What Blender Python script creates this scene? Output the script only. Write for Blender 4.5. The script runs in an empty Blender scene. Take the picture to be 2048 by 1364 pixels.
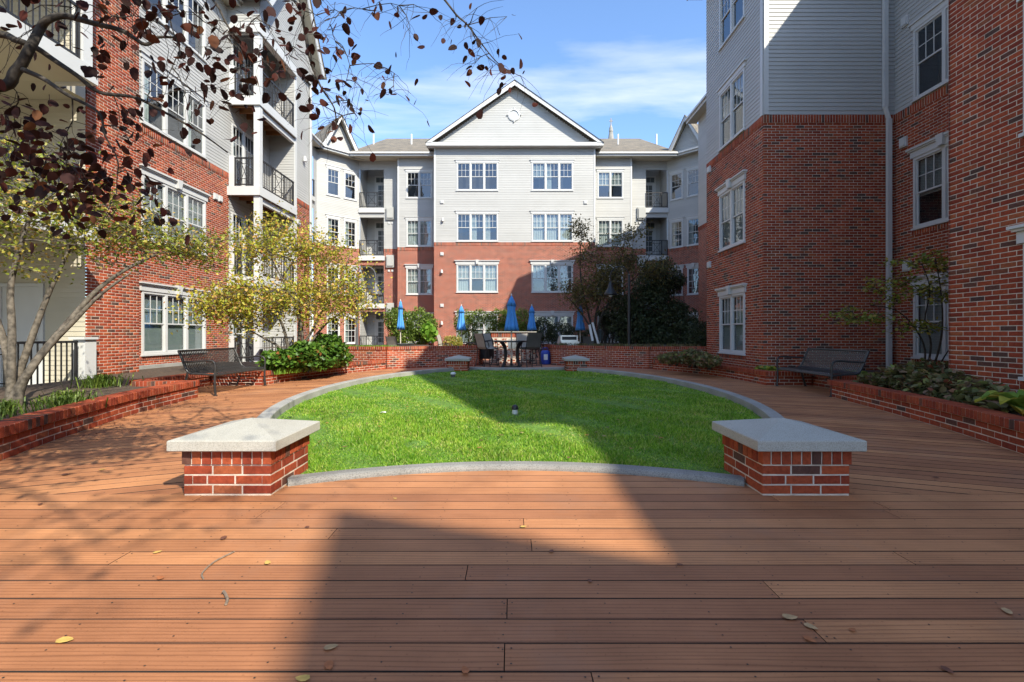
import bpy, math, random
import numpy as np
from mathutils import Vector
R = math.radians
random.seed(11)
rng = np.random.default_rng(11)

# ---------------------------------------------------------------- camera, sky, sun, exposure
sc = bpy.context.scene
FPX, HORIZ, EYE = 950.0, 668.0, 1.113
cam_d = bpy.data.cameras.new('camera'); cam = bpy.data.objects.new('camera', cam_d)
sc.collection.objects.link(cam)
cam.location = (0, 0, EYE); cam.rotation_euler = (R(90), 0, 0)
cam_d.sensor_width = 36; cam_d.lens = FPX / 2048 * 36
cam_d.shift_y = -(682 - HORIZ) / 2048
cam_d.clip_start = 0.05; cam_d.clip_end = 2000
sc.camera = cam

SUN_TO = Vector((0.8, -1.0, 1.08)).normalized()
SUN_EL = math.asin(SUN_TO.z)
world = bpy.data.worlds.new('World'); sc.world = world; world.use_nodes = True
wn, wl = world.node_tree.nodes, world.node_tree.links
wn.clear()
w_out = wn.new('ShaderNodeOutputWorld'); w_bg = wn.new('ShaderNodeBackground')
w_bg.inputs['Strength'].default_value = 0.15
sky = wn.new('ShaderNodeTexSky'); sky.sky_type = 'NISHITA'; sky.sun_disc = False
sky.sun_elevation = SUN_EL
sky.sun_rotation = math.atan2(SUN_TO.x, SUN_TO.y)
sky.air_density = 1.0; sky.dust_density = 0.6; sky.ozone_density = 2.2; sky.altitude = 50
tc = wn.new('ShaderNodeTexCoord'); sep = wn.new('ShaderNodeSeparateXYZ')
wl.new(tc.outputs['Generated'], sep.inputs[0])
zc = wn.new('ShaderNodeMath'); zc.operation = 'MAXIMUM'; zc.inputs[1].default_value = 0.06
wl.new(sep.outputs['Z'], zc.inputs[0])
dvx = wn.new('ShaderNodeMath'); dvx.operation = 'DIVIDE'; wl.new(sep.outputs['X'], dvx.inputs[0]); wl.new(zc.outputs[0], dvx.inputs[1])
dvy = wn.new('ShaderNodeMath'); dvy.operation = 'DIVIDE'; wl.new(sep.outputs['Y'], dvy.inputs[0]); wl.new(zc.outputs[0], dvy.inputs[1])
comb = wn.new('ShaderNodeCombineXYZ'); wl.new(dvx.outputs[0], comb.inputs[0]); wl.new(dvy.outputs[0], comb.inputs[1])
mp = wn.new('ShaderNodeMapping'); mp.inputs['Scale'].default_value = (0.6, 1.5, 1); mp.inputs['Rotation'].default_value = (0, 0, R(8))
mp.inputs['Location'].default_value = (3.1, 1.7, 0)
wl.new(comb.outputs[0], mp.inputs[0])
nz = wn.new('ShaderNodeTexNoise'); nz.inputs['Scale'].default_value = 1.0; nz.inputs['Detail'].default_value = 7; nz.inputs['Roughness'].default_value = 0.56
nz.inputs['Distortion'].default_value = 0.35
wl.new(mp.outputs[0], nz.inputs['Vector'])
cr = wn.new('ShaderNodeValToRGB'); cr.color_ramp.elements[0].position = 0.49; cr.color_ramp.elements[1].position = 0.84
wl.new(nz.outputs['Fac'], cr.inputs[0])
mixc = wn.new('ShaderNodeMix'); mixc.data_type = 'RGBA'
tint = wn.new('ShaderNodeMix'); tint.data_type = 'RGBA'; tint.blend_type = 'MULTIPLY'; tint.inputs['Factor'].default_value = 1
wl.new(sky.outputs[0], tint.inputs['A']); tint.inputs['B'].default_value = (0.88, 1.0, 1.12, 1)
wl.new(cr.outputs[0], mixc.inputs['Factor']); wl.new(tint.outputs['Result'], mixc.inputs['A'])
mixc.inputs['B'].default_value = (4.2, 4.35, 4.6, 1)
wl.new(mixc.outputs['Result'], w_bg.inputs['Color']); wl.new(w_bg.outputs[0], w_out.inputs[0])

sun_d = bpy.data.lights.new('sun', 'SUN'); sun = bpy.data.objects.new('sun', sun_d); sc.collection.objects.link(sun)
sun_d.energy = 3.9; sun_d.angle = R(0.5); sun_d.color = (1.0, 0.94, 0.79)
sun.rotation_euler = SUN_TO.to_track_quat('Z', 'Y').to_euler(); sun.location = (0, 0, 40)

sc.view_settings.view_transform = 'Standard'; sc.view_settings.look = 'None'
sc.view_settings.exposure = 1.05; sc.view_settings.gamma = 1; sc.view_settings.use_curve_mapping = False
sc.render.engine = 'CYCLES'
sc.cycles.use_denoising = True
sc.cycles.max_bounces = 6; sc.cycles.diffuse_bounces = 3; sc.cycles.glossy_bounces = 3; sc.cycles.transparent_max_bounces = 8
sc.cycles.caustics_reflective = False; sc.cycles.caustics_refractive = False

# ---------------------------------------------------------------- helpers
COL = sc.collection
def PX(x, y, d):            # a pixel of the photograph at a known distance
    return Vector(((x - 1024) / FPX * d, d, EYE - (y - HORIZ) * d / FPX))
def GND(x, y, z=0.0):       # a pixel on a level surface
    d = (EYE - z) * FPX / (y - HORIZ); return Vector(((x - 1024) / FPX * d, d, z))
def in_view(p, m=60):
    if p[1] < 0.4: return False
    x = p[0] / p[1] * FPX + 1024; y = HORIZ - (p[2] - EYE) / p[1] * FPX
    return -m < x < 2048 + m and -m < y < 1364 + m

def tag(o, label=None, cat=None, group=None, kind=None):
    if label: o['label'] = label
    if cat: o['category'] = cat
    if group: o['group'] = group
    if kind: o['kind'] = kind
    return o
def thing(name, label, cat, loc=(0, 0, 0), group=None, rz=0.0):
    o = bpy.data.objects.new(name, None); COL.objects.link(o)
    o.location = loc; o.rotation_euler = (0, 0, rz); o.empty_display_size = 0.1
    return tag(o, label, cat, group)
def link(name, mesh, parent=None, loc=(0, 0, 0), rot=(0, 0, 0)):
    o = bpy.data.objects.new(name, mesh); COL.objects.link(o)
    o.location = loc; o.rotation_euler = rot
    if parent: o.parent = parent
    return o
def copy_tree(o, parent=None):
    c = o.copy(); COL.objects.link(c); c.parent = parent
    for ch in list(o.children): copy_tree(ch, c)
    return c

class MB:
    def __init__(self): self.v, self.f, self.uv = [], [], []
    def face(self, pts, uv=None):
        n = len(self.v); self.v += [tuple(p) for p in pts]; self.f.append(tuple(range(n, n + len(pts))))
        self.uv.append(uv)
    def box(self, x0, x1, y0, y1, z0, z1, T=None):
        P = [(x0, y0, z0), (x1, y0, z0), (x1, y1, z0), (x0, y1, z0), (x0, y0, z1), (x1, y0, z1), (x1, y1, z1), (x0, y1, z1)]
        if T: P = [T(*p) for p in P]
        n = len(self.v); self.v += [tuple(p) for p in P]
        for q in ((0, 3, 2, 1), (4, 5, 6, 7), (0, 1, 5, 4), (1, 2, 6, 5), (2, 3, 7, 6), (3, 0, 4, 7)):
            self.f.append(tuple(n + i for i in q)); self.uv.append(None)
        return self
    def tube(self, pts, rad, n=6, cap=True):
        pts = [Vector(p) for p in pts]
        if not hasattr(rad, '__len__'): rad = [rad] * len(pts)
        b0 = len(self.v); up = Vector((0.13, 0.07, 1)).normalized()
        prev = None
        for i, p in enumerate(pts):
            t = (pts[min(i + 1, len(pts) - 1)] - pts[max(i - 1, 0)])
            t = t.normalized() if t.length > 1e-9 else Vector((0, 0, 1))
            if prev is None:
                a = t.cross(up); a = a.normalized() if a.length > 1e-3 else Vector((1, 0, 0))
            else:
                a = prev - t * prev.dot(t); a = a.normalized() if a.length > 1e-6 else t.orthogonal().normalized()
            prev = a; b = t.cross(a)
            for k in range(n):
                th = 2 * math.pi * k / n
                self.v.append(tuple(p + (a * math.cos(th) + b * math.sin(th)) * rad[i]))
        for i in range(len(pts) - 1):
            for k in range(n):
                q = b0 + i * n; self.f.append((q + k, q + (k + 1) % n, q + n + (k + 1) % n, q + n + k)); self.uv.append(None)
        if cap:
            self.f.append(tuple(b0 + k for k in reversed(range(n)))); self.uv.append(None)
            e = b0 + (len(pts) - 1) * n; self.f.append(tuple(e + k for k in range(n))); self.uv.append(None)
        return self
    def lathe(self, prof, c=(0, 0, 0), n=16, mod=None):
        b0 = len(self.v)
        for r, z in prof:
            for k in range(n):
                th = 2 * math.pi * k / n; rr = r * (mod(th, z) if mod else 1)
                self.v.append((c[0] + rr * math.cos(th), c[1] + rr * math.sin(th), c[2] + z))
        for i in range(len(prof) - 1):
            for k in range(n):
                q = b0 + i * n; self.f.append((q + k, q + (k + 1) % n, q + n + (k + 1) % n, q + n + k)); self.uv.append(None)
        self.f.append(tuple(b0 + k for k in reversed(range(n)))); self.uv.append(None)
        e = b0 + (len(prof) - 1) * n; self.f.append(tuple(e + k for k in range(n))); self.uv.append(None)
        return self
    def mesh(self, name, mat, off=None, smooth=False):
        me = bpy.data.meshes.new(name)
        v = self.v if off is None else [(a - off[0], b - off[1], c - off[2]) for a, b, c in self.v]
        me.from_pydata(v, [], self.f)
        if any(u is not None for u in self.uv):
            lay = me.uv_layers.new(name='UVMap'); i = 0
            for f, u in zip(self.f, self.uv):
                for k in range(len(f)):
                    if u is not None: lay.data[i].uv = u[k]
                    i += 1
        if mat: me.materials.append(mat)
        if smooth: me.polygons.foreach_set('use_smooth', [True] * len(me.polygons))
        me.update(); return me
    def build(self, name, mat, parent=None, smooth=False, root=None):
        off = None
        r = root or parent
        if r is not None:
            while r.parent: r = r.parent
            off = r.location
        return link(name, self.mesh(name, mat, off, smooth), parent)

def np_mesh(name, V, F, mat):
    me = bpy.data.meshes.new(name); V = np.asarray(V, dtype=np.float32); F = np.asarray(F, dtype=np.int32)
    k = F.shape[1]; me.vertices.add(len(V)); me.vertices.foreach_set('co', V.ravel())
    me.loops.add(F.size); me.loops.foreach_set('vertex_index', F.ravel())
    me.polygons.add(len(F)); me.polygons.foreach_set('loop_start', np.arange(0, F.size, k, dtype=np.int32))
    me.materials.append(mat); me.update(calc_edges=True); me.validate(); return me

class Fr:       # a wall frame: s along the wall, o outward, z up.  deg 0 faces -Y, 90 faces +X, -90 faces -X
    def __init__(self, x, y, deg):
        self.x, self.y, self.deg = x, y, deg; self.c, self.s = math.cos(R(deg)), math.sin(R(deg))
    def __call__(self, s, o, z):
        return (self.x + s * self.c + o * self.s, self.y + s * self.s - o * self.c, z)

# ---------------------------------------------------------------- materials
def new_mat(name):
    m = bpy.data.materials.new(name); m.use_nodes = True
    return m, m.node_tree.nodes, m.node_tree.links, m.node_tree.nodes['Principled BSDF']
def ramp(n, stops, interp='LINEAR'):
    r = n.new('ShaderNodeValToRGB'); r.color_ramp.interpolation = interp
    e = r.color_ramp.elements
    while len(e) < len(stops): e.new(0.5)
    for k, (p, c) in enumerate(stops): e[k].position = p; e[k].color = (*c, 1)
    return r
def noise(n, l, scale, detail=3, vec=None, rough=0.55):
    t = n.new('ShaderNodeTexNoise'); t.inputs['Scale'].default_value = scale; t.inputs['Detail'].default_value = detail
    t.inputs['Roughness'].default_value = rough
    if vec is not None: l.new(vec, t.inputs['Vector'])
    return t
def mul(n, l, a, b, fac=1.0, mode='MULTIPLY'):
    m = n.new('ShaderNodeMix'); m.data_type = 'RGBA'; m.blend_type = mode
    if hasattr(fac, 'node'): l.new(fac, m.inputs['Factor'])
    else: m.inputs['Factor'].default_value = fac
    for s, x in (('A', a), ('B', b)):
        if hasattr(x, 'node'): l.new(x, m.inputs[s])
        else: m.inputs[s].default_value = (*x, 1)
    return m.outputs['Result']
def bump(n, l, h, bs, strength=0.3, dist=0.01):
    b = n.new('ShaderNodeBump'); b.inputs['Strength'].default_value = strength; b.inputs['Distance'].default_value = dist
    l.new(h, b.inputs['Height']); l.new(b.outputs[0], bs.inputs['Normal'])
def simple(name, col, rough=0.6, metal=0.0, var=0.12, scale=6.0, bmp=0.0, bscale=60.0, spec=0.5):
    m, n, l, bs = new_mat(name)
    co = n.new('ShaderNodeTexCoord')
    t = noise(n, l, scale, 4, co.outputs['Object'])
    a = tuple(c * (1 - var) for c in col); b = tuple(min(1, c * (1 + var)) for c in col)
    r = ramp(n, [(0.3, a), (0.7, b)]); l.new(t.outputs['Fac'], r.inputs[0])
    l.new(r.outputs[0], bs.inputs['Base Color'])
    bs.inputs['Roughness'].default_value = rough; bs.inputs['Metallic'].default_value = metal
    bs.inputs['Specular IOR Level'].default_value = spec
    if bmp:
        t2 = noise(n, l, bscale, 4, co.outputs['Object']); bump(n, l, t2.outputs['Fac'], bs, bmp)
    return m
BR = [(0.0, (0.225, 0.040, 0.020)), (0.22, (0.305, 0.058, 0.026)), (0.5, (0.39, 0.086, 0.034)), (0.72, (0.255, 0.046, 0.022)),
      (0.87, (0.36, 0.105, 0.042)), (0.91, (0.14, 0.06, 0.042)), (1.0, (0.085, 0.05, 0.042))]
def brick_mat(name, island, stops=BR):
    m, n, l, bs = new_mat(name); co = n.new('ShaderNodeTexCoord')
    if island: g = n.new('ShaderNodeNewGeometry'); rnd = g.outputs['Random Per Island']
    else: g = n.new('ShaderNodeObjectInfo'); rnd = g.outputs['Random']
    r = ramp(n, stops); l.new(rnd, r.inputs[0])
    pos = n.new('ShaderNodeNewGeometry')
    t = noise(n, l, 34, 5, pos.outputs['Position'], 0.65); r2 = ramp(n, [(0.25, (0.62, 0.58, 0.56)), (0.75, (1.25, 1.22, 1.2))]); l.new(t.outputs['Fac'], r2.inputs[0])
    c = mul(n, l, r.outputs[0], r2.outputs[0])
    t3 = noise(n, l, 1.3, 3, pos.outputs['Position']); r3 = ramp(n, [(0.32, (0.80, 0.78, 0.78)), (0.68, (1.10, 1.08, 1.06))]); l.new(t3.outputs['Fac'], r3.inputs[0])
    c = mul(n, l, c, r3.outputs[0]); l.new(c, bs.inputs['Base Color'])
    bs.inputs['Roughness'].default_value = 0.85; bs.inputs['Specular IOR Level'].default_value = 0.25
    bump(n, l, t.outputs['Fac'], bs, 0.5, 0.004); return m
M = {}
M['brick'] = brick_mat('brick', False); M['brickj'] = brick_mat('brick_joined', True)
M['mortar'] = simple('mortar', (0.58, 0.49, 0.40), 0.95, var=0.24, scale=7, bmp=0.4, bscale=120)
# far brick: sizes of single bricks are a couple of pixels there
m, n, l, bs = new_mat('brick_far'); uvn = n.new('ShaderNodeUVMap')
bt = n.new('ShaderNodeTexBrick'); l.new(uvn.outputs[0], bt.inputs['Vector'])
bt.inputs['Scale'].default_value = 1; bt.inputs['Brick Width'].default_value = 0.203; bt.inputs['Row Height'].default_value = 0.0677
bt.inputs['Mortar Size'].default_value = 0.0062; bt.inputs['Mortar Smooth'].default_value = 0.1; bt.inputs['Bias'].default_value = -0.25
bt.inputs['Color1'].default_value = (0.31, 0.068, 0.036, 1); bt.inputs['Color2'].default_value = (0.14, 0.045, 0.034, 1); bt.inputs['Mortar'].default_value = (0.52, 0.385, 0.30, 1)
t = noise(n, l, 3.2, 8, uvn.outputs[0], 0.8); r = ramp(n, [(0.3, (0.70, 0.68, 0.67)), (0.7, (1.22, 1.2, 1.18))]); l.new(t.outputs['Fac'], r.inputs[0])
l.new(mul(n, l, bt.outputs['Color'], r.outputs[0]), bs.inputs['Base Color']); bs.inputs['Roughness'].default_value = 0.88
M['brick_far'] = m
def siding_mat(name, a, b):
    m, n, l, bs = new_mat(name); g = n.new('ShaderNodeNewGeometry')
    t = noise(n, l, 0.8, 4, g.outputs['Position']); r = ramp(n, [(0.3, a), (0.7, b)]); l.new(t.outputs['Fac'], r.inputs[0])
    r2 = ramp(n, [(0, (0.95, 0.95, 0.95)), (1, (1.03, 1.03, 1.03))]); l.new(g.outputs['Random Per Island'], r2.inputs[0])
    l.new(mul(n, l, r.outputs[0], r2.outputs[0]), bs.inputs['Base Color']); bs.inputs['Roughness'].default_value = 0.55
    return m
M['siding'] = siding_mat('siding', (0.40, 0.395, 0.38), (0.44, 0.435, 0.42))
M['siding_warm_bounce'] = siding_mat('siding_warm_bounce', (0.45, 0.41, 0.32), (0.49, 0.45, 0.36))  # same white siding, with warm bounce light in the recess put into its colour
M['trim'] = simple('trim_white', (0.54, 0.54, 0.53), 0.45, var=0.04, scale=2)
M['trim_grey'] = simple('unit_grey', (0.40, 0.40, 0.38), 0.5, var=0.05)
M['soffit'] = simple('soffit_cream', (0.46, 0.42, 0.33), 0.6, var=0.05, scale=2)
m, n, l, bs = new_mat('shingles'); uvn = n.new('ShaderNodeUVMap')
bt = n.new('ShaderNodeTexBrick'); l.new(uvn.outputs[0], bt.inputs['Vector']); bt.inputs['Scale'].default_value = 1
bt.inputs['Brick Width'].default_value = 0.32; bt.inputs['Row Height'].default_value = 0.15; bt.inputs['Mortar Size'].default_value = 0.012
bt.inputs['Color1'].default_value = (0.25, 0.21, 0.155, 1); bt.inputs['Color2'].default_value = (0.15, 0.135, 0.11, 1); bt.inputs['Mortar'].default_value = (0.05, 0.048, 0.045, 1)
t = noise(n, l, 1.6, 5, uvn.outputs[0]); r = ramp(n, [(0.3, (0.75, 0.75, 0.75)), (0.7, (1.25, 1.2, 1.15))]); l.new(t.outputs['Fac'], r.inputs[0])
l.new(mul(n, l, bt.outputs['Color'], r.outputs[0]), bs.inputs['Base Color']); bs.inputs['Roughness'].default_value = 0.95
M['shingle'] = m
# window glass: mirror-like at grazing angles, clear otherwise
def glass_mat(name, tint, base):
    m, n, l, bs = new_mat(name); n.remove(bs); out = n['Material Output']
    tr = n.new('ShaderNodeBsdfTransparent'); tr.inputs[0].default_value = (*tint, 1)
    gl = n.new('ShaderNodeBsdfGlossy'); gl.inputs['Roughness'].default_value = 0.02; gl.inputs['Color'].default_value = (0.92, 0.95, 1.0, 1)
    ge = n.new('ShaderNodeNewGeometry'); dt = n.new('ShaderNodeVectorMath'); dt.operation = 'DOT_PRODUCT'; l.new(ge.outputs['Normal'], dt.inputs[0]); l.new(ge.outputs['Incoming'], dt.inputs[1])
    ab = n.new('ShaderNodeMath'); ab.operation = 'ABSOLUTE'; l.new(dt.outputs['Value'], ab.inputs[0])
    om = n.new('ShaderNodeMath'); om.operation = 'SUBTRACT'; om.inputs[0].default_value = 1.0; l.new(ab.outputs[0], om.inputs[1])
    pw = n.new('ShaderNodeMath'); pw.operation = 'POWER'; pw.inputs[1].default_value = 5.0; l.new(om.outputs[0], pw.inputs[0])
    fr = n.new('ShaderNodeMath'); fr.operation = 'MULTIPLY_ADD'; fr.inputs[1].default_value = 0.92; fr.inputs[2].default_value = 0.06; l.new(pw.outputs[0], fr.inputs[0])
    g = n.new('ShaderNodeTexCoord'); t = noise(n, l, 1.7, 2, g.outputs['Object']); bp = n.new('ShaderNodeBump')
    bp.inputs['Strength'].default_value = 0.06; bp.inputs['Distance'].default_value = 0.05; l.new(t.outputs['Fac'], bp.inputs['Height']); l.new(bp.outputs[0], gl.inputs['Normal'])
    ad = n.new('ShaderNodeMath'); ad.operation = 'ADD'; ad.inputs[1].default_value = base; ad.use_clamp = True; l.new(fr.outputs[0], ad.inputs[0])
    mx = n.new('ShaderNodeMixShader'); l.new(ad.outputs[0], mx.inputs[0]); l.new(tr.outputs[0], mx.inputs[1]); l.new(gl.outputs[0], mx.inputs[2])
    l.new(mx.outputs[0], out.inputs[0]); return m
M['glass'] = glass_mat('window_glass', (0.74, 0.79, 0.80), 0.07)
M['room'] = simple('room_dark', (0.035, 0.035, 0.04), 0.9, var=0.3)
M['blind'] = simple('blind', (0.30, 0.34, 0.32), 0.6, var=0.05)
M['curtain'] = simple('curtain', (0.40, 0.43, 0.40), 0.8, var=0.15, scale=9)
# deck boards
m, n, l, bs = new_mat('deck_board'); co = n.new('ShaderNodeTexCoord'); oi = n.new('ShaderNodeObjectInfo')
ad = n.new('ShaderNodeVectorMath'); ad.operation = 'MULTIPLY_ADD'; ad.inputs[1].default_value = (1, 1, 1)
cb = n.new('ShaderNodeCombineXYZ'); ml = n.new('ShaderNodeMath'); ml.operation = 'MULTIPLY'; ml.inputs[1].default_value = 37.0
l.new(oi.outputs['Random'], ml.inputs[0]); l.new(ml.outputs[0], cb.inputs[0]); l.new(ml.outputs[0], cb.inputs[2])
l.new(co.outputs['Object'], ad.inputs[0]); l.new(cb.outputs[0], ad.inputs[2])
mp = n.new('ShaderNodeMapping'); mp.inputs['Scale'].default_value = (0.9, 15, 1); l.new(ad.outputs[0], mp.inputs[0])
wv = n.new('ShaderNodeTexWave'); wv.wave_type = 'BANDS'; wv.bands_direction = 'Y'; wv.inputs['Scale'].default_value = 0.9
wv.inputs['Distortion'].default_value = 7.0; wv.inputs['Detail'].default_value = 3; wv.inputs['Detail Scale'].default_value = 0.9; l.new(mp.outputs[0], wv.inputs['Vector'])
r1 = ramp(n, [(0.0, (0.68, 0.64, 0.63)), (0.10, (0.88, 0.87, 0.87)), (0.30, (1, 1, 1)), (1, (1.04, 1.03, 1.03))]); l.new(wv.outputs['Color'], r1.inputs[0])
mp2 = n.new('ShaderNodeMapping'); mp2.inputs['Scale'].default_value = (5, 130, 5); l.new(ad.outputs[0], mp2.inputs[0])
t = noise(n, l, 1.0, 4, mp2.outputs[0]); r2 = ramp(n, [(0.3, (0.93, 0.925, 0.92)), (0.7, (1.05, 1.05, 1.05))]); l.new(t.outputs['Fac'], r2.inputs[0])
rb = ramp(n, [(0, (0.34, 0.142, 0.066)), (0.5, (0.43, 0.186, 0.082)), (1, (0.52, 0.235, 0.102))]); l.new(oi.outputs['Random'], rb.inputs[0])
c = mul(n, l, mul(n, l, rb.outputs[0], r1.outputs[0]), r2.outputs[0])
g = n.new('ShaderNodeNewGeometry'); t3 = noise(n, l, 2.2, 5, g.outputs['Position']); r3 = ramp(n, [(0.32, (0.80, 0.78, 0.77)), (0.62, (1.05, 1.05, 1.05))]); l.new(t3.outputs['Fac'], r3.inputs[0])
c = mul(n, l, c, r3.outputs[0])
t4 = noise(n, l, 70, 2, g.outputs['Position']); r4 = ramp(n, [(0.27, (0.72, 0.7, 0.68)), (0.36, (1, 1, 1))]); l.new(t4.outputs['Fac'], r4.inputs[0])
c = mul(n, l, c, r4.outputs[0]); t5 = noise(n, l, 0.9, 6, g.outputs['Position'], 0.7); r5 = ramp(n, [(0.52, (0, 0, 0)), (0.74, (0.42, 0.42, 0.42))]); l.new(t5.outputs['Fac'], r5.inputs[0])
c = mul(n, l, c, (0.27, 0.165, 0.115), r5.outputs[0], 'MIX')
sy = n.new('ShaderNodeSeparateXYZ'); l.new(co.outputs['Object'], sy.inputs[0]); ay = n.new('ShaderNodeMath'); ay.operation = 'ABSOLUTE'; l.new(sy.outputs['Y'], ay.inputs[0])
wob = n.new('ShaderNodeMath'); wob.operation = 'MULTIPLY_ADD'; wob.inputs[1].default_value = 0.012; l.new(t3.outputs['Fac'], wob.inputs[0]); l.new(ay.outputs[0], wob.inputs[2])
r6 = ramp(n, [(0.0, (1, 1, 1)), (0.0685, (1, 1, 1)), (0.0755, (0.66, 0.63, 0.62))]); l.new(wob.outputs[0], r6.inputs[0]); c = mul(n, l, c, r6.outputs[0])
l.new(c, bs.inputs['Base Color'])
bs.inputs['Roughness'].default_value = 0.62; bs.inputs['Specular IOR Level'].default_value = 0.3; bump(n, l, t.outputs['Fac'], bs, 0.35, 0.002)
M['board'] = m
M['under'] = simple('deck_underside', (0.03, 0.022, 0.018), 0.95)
M['screw'] = simple('screw', (0.03, 0.025, 0.02), 0.7)
def speckle(name, a, b, dark, sc1=220):
    m, n, l, bs = new_mat(name); g = n.new('ShaderNodeNewGeometry')
    t = noise(n, l, 2.5, 5, g.outputs['Position']); r = ramp(n, [(0.3, a), (0.7, b)]); l.new(t.outputs['Fac'], r.inputs[0])
    t2 = noise(n, l, sc1, 2, g.outputs['Position']); r2 = ramp(n, [(0.36, dark), (0.5, (1, 1, 1)), (0.75, (1.12, 1.12, 1.12))]); l.new(t2.outputs['Fac'], r2.inputs[0])
    l.new(mul(n, l, r.outputs[0], r2.outputs[0]), bs.inputs['Base Color']); bs.inputs['Roughness'].default_value = 0.9
    bump(n, l, t2.outputs['Fac'], bs, 0.35, 0.004); return m
M['cap'] = speckle('cast_stone', (0.37, 0.355, 0.31), (0.43, 0.415, 0.37), (0.7, 0.7, 0.68))
M['concrete'] = speckle('concrete', (0.26, 0.25, 0.23), (0.37, 0.36, 0.33), (0.75, 0.75, 0.75), 150)
M['rough_conc'] = speckle('rough_concrete', (0.19, 0.18, 0.165), (0.28, 0.27, 0.25), (0.62, 0.62, 0.62), 110)
M['soil'] = simple('soil', (0.075, 0.05, 0.033), 0.95, var=0.5, scale=14, bmp=1.0, bscale=40)
M['ground'] = simple('ground', (0.16, 0.15, 0.13), 0.95, var=0.2, scale=0.6)
M['black'] = simple('black_metal', (0.016, 0.016, 0.017), 0.42, var=0.2)
M['bench'] = simple('bench_metal', (0.028, 0.026, 0.026), 0.42, var=0.25, scale=20)
M['rail'] = simple('rail_metal', (0.02, 0.02, 0.022), 0.45, var=0.2)
M['wood'] = simple('balcony_wood', (0.27, 0.12, 0.045), 0.7, var=0.35, scale=3)
M['blue'] = simple('blue_canvas', (0.065, 0.27, 0.64), 0.75, var=0.12, scale=5)
M['sling'] = simple('sling_grey', (0.34, 0.31, 0.26), 0.75, var=0.1)
M['sling_dark'] = simple('sling_dark', (0.085, 0.08, 0.07), 0.7, var=0.12)
M['pole'] = simple('umbrella_pole', (0.55, 0.5, 0.42), 0.4, var=0.1)
M['cover'] = simple('grill_cover', (0.035, 0.036, 0.04), 0.6, var=0.3, scale=8)
M['steel'] = simple('stainless', (0.55, 0.55, 0.56), 0.28, metal=0.9, var=0.08)
M['cooler'] = simple('blue_bag', (0.025, 0.06, 0.35), 0.6, var=0.2)
M['tglass'] = simple('table_glass', (0.10, 0.11, 0.11), 0.08, var=0.1)
M['lampgrey'] = simple('lamp_grey', (0.09, 0.09, 0.095), 0.45, var=0.15)
M['spire'] = simple('spire_stone', (0.30, 0.285, 0.26), 0.9, var=0.2, scale=2)
M['white'] = simple('white_paint', (0.62, 0.62, 0.61), 0.5, var=0.05)
M['ceramic'] = simple('pot_dark', (0.06, 0.05, 0.05), 0.5, var=0.2)
def bark_mat(name, a, b, s=18):
    m, n, l, bs = new_mat(name); g = n.new('ShaderNodeNewGeometry')
    t = noise(n, l, s, 5, g.outputs['Position']); r = ramp(n, [(0.35, a), (0.65, b)]); l.new(t.outputs['Fac'], r.inputs[0]); l.new(r.outputs[0], bs.inputs['Base Color'])
    bs.inputs['Roughness'].default_value = 0.9; bump(n, l, t.outputs['Fac'], bs, 0.5, 0.01); return m
M['bark'] = bark_mat('bark_grey', (0.045, 0.036, 0.026), (0.15, 0.125, 0.095))
M['bark_dark'] = bark_mat('bark_dark', (0.02, 0.016, 0.013), (0.07, 0.058, 0.046))
def leaf_mat(name, stops, trans=0.35, rough=0.5):
    m, n, l, bs = new_mat(name); g = n.new('ShaderNodeNewGeometry'); r = ramp(n, stops); l.new(g.outputs['Random Per Island'], r.inputs[0])
    t = noise(n, l, 2.0, 3, g.outputs['Position']); r2 = ramp(n, [(0.3, (0.8, 0.82, 0.8)), (0.7, (1.2, 1.15, 1.1))]); l.new(t.outputs['Fac'], r2.inputs[0])
    c = mul(n, l, r.outputs[0], r2.outputs[0]); l.new(c, bs.inputs['Base Color']); bs.inputs['Roughness'].default_value = rough
    bs.inputs['Specular IOR Level'].default_value = 0.3
    tl = n.new('ShaderNodeBsdfTranslucent'); l.new(c, tl.inputs[0]); mx = n.new('ShaderNodeMixShader'); mx.inputs[0].default_value = trans
    l.new(bs.outputs[0], mx.inputs[1]); l.new(tl.outputs[0], mx.inputs[2]); l.new(mx.outputs[0], n['Material Output'].inputs[0]); return m
M['leaf_yellow'] = leaf_mat('leaf_yellow_green', [(0, (0.20, 0.26, 0.03)), (0.35, (0.38, 0.40, 0.04)), (0.65, (0.56, 0.47, 0.07)), (0.85, (0.58, 0.40, 0.11)), (1, (0.40, 0.16, 0.05))])
M['leaf_lime'] = leaf_mat('leaf_lime', [(0, (0.12, 0.18, 0.025)), (0.45, (0.26, 0.30, 0.04)), (0.8, (0.46, 0.40, 0.08)), (1, (0.40, 0.20, 0.07))])
M['leaf_purple'] = leaf_mat('leaf_purple', [(0, (0.016, 0.006, 0.005)), (0.6, (0.042, 0.011, 0.009)), (0.9, (0.09, 0.02, 0.013)), (1, (0.17, 0.07, 0.03))], 0.3, 0.75)
M['leaf_green'] = leaf_mat('leaf_green', [(0, (0.07, 0.12, 0.02)), (0.5, (0.14, 0.22, 0.035)), (1, (0.26, 0.34, 0.06))])
M['leaf_glossy'] = leaf_mat('leaf_glossy', [(0, (0.04, 0.10, 0.015)), (0.6, (0.09, 0.18, 0.025)), (0.93, (0.13, 0.23, 0.03)), (1, (0.25, 0.07, 0.03))], 0.2, 0.35)
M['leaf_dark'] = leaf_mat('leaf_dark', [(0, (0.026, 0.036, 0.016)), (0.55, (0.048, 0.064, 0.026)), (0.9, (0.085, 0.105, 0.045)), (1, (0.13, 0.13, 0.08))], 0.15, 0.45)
M['leaf_brown'] = leaf_mat('leaf_brown', [(0, (0.075, 0.08, 0.025)), (0.5, (0.15, 0.13, 0.04)), (1, (0.24, 0.175, 0.06))])
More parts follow.
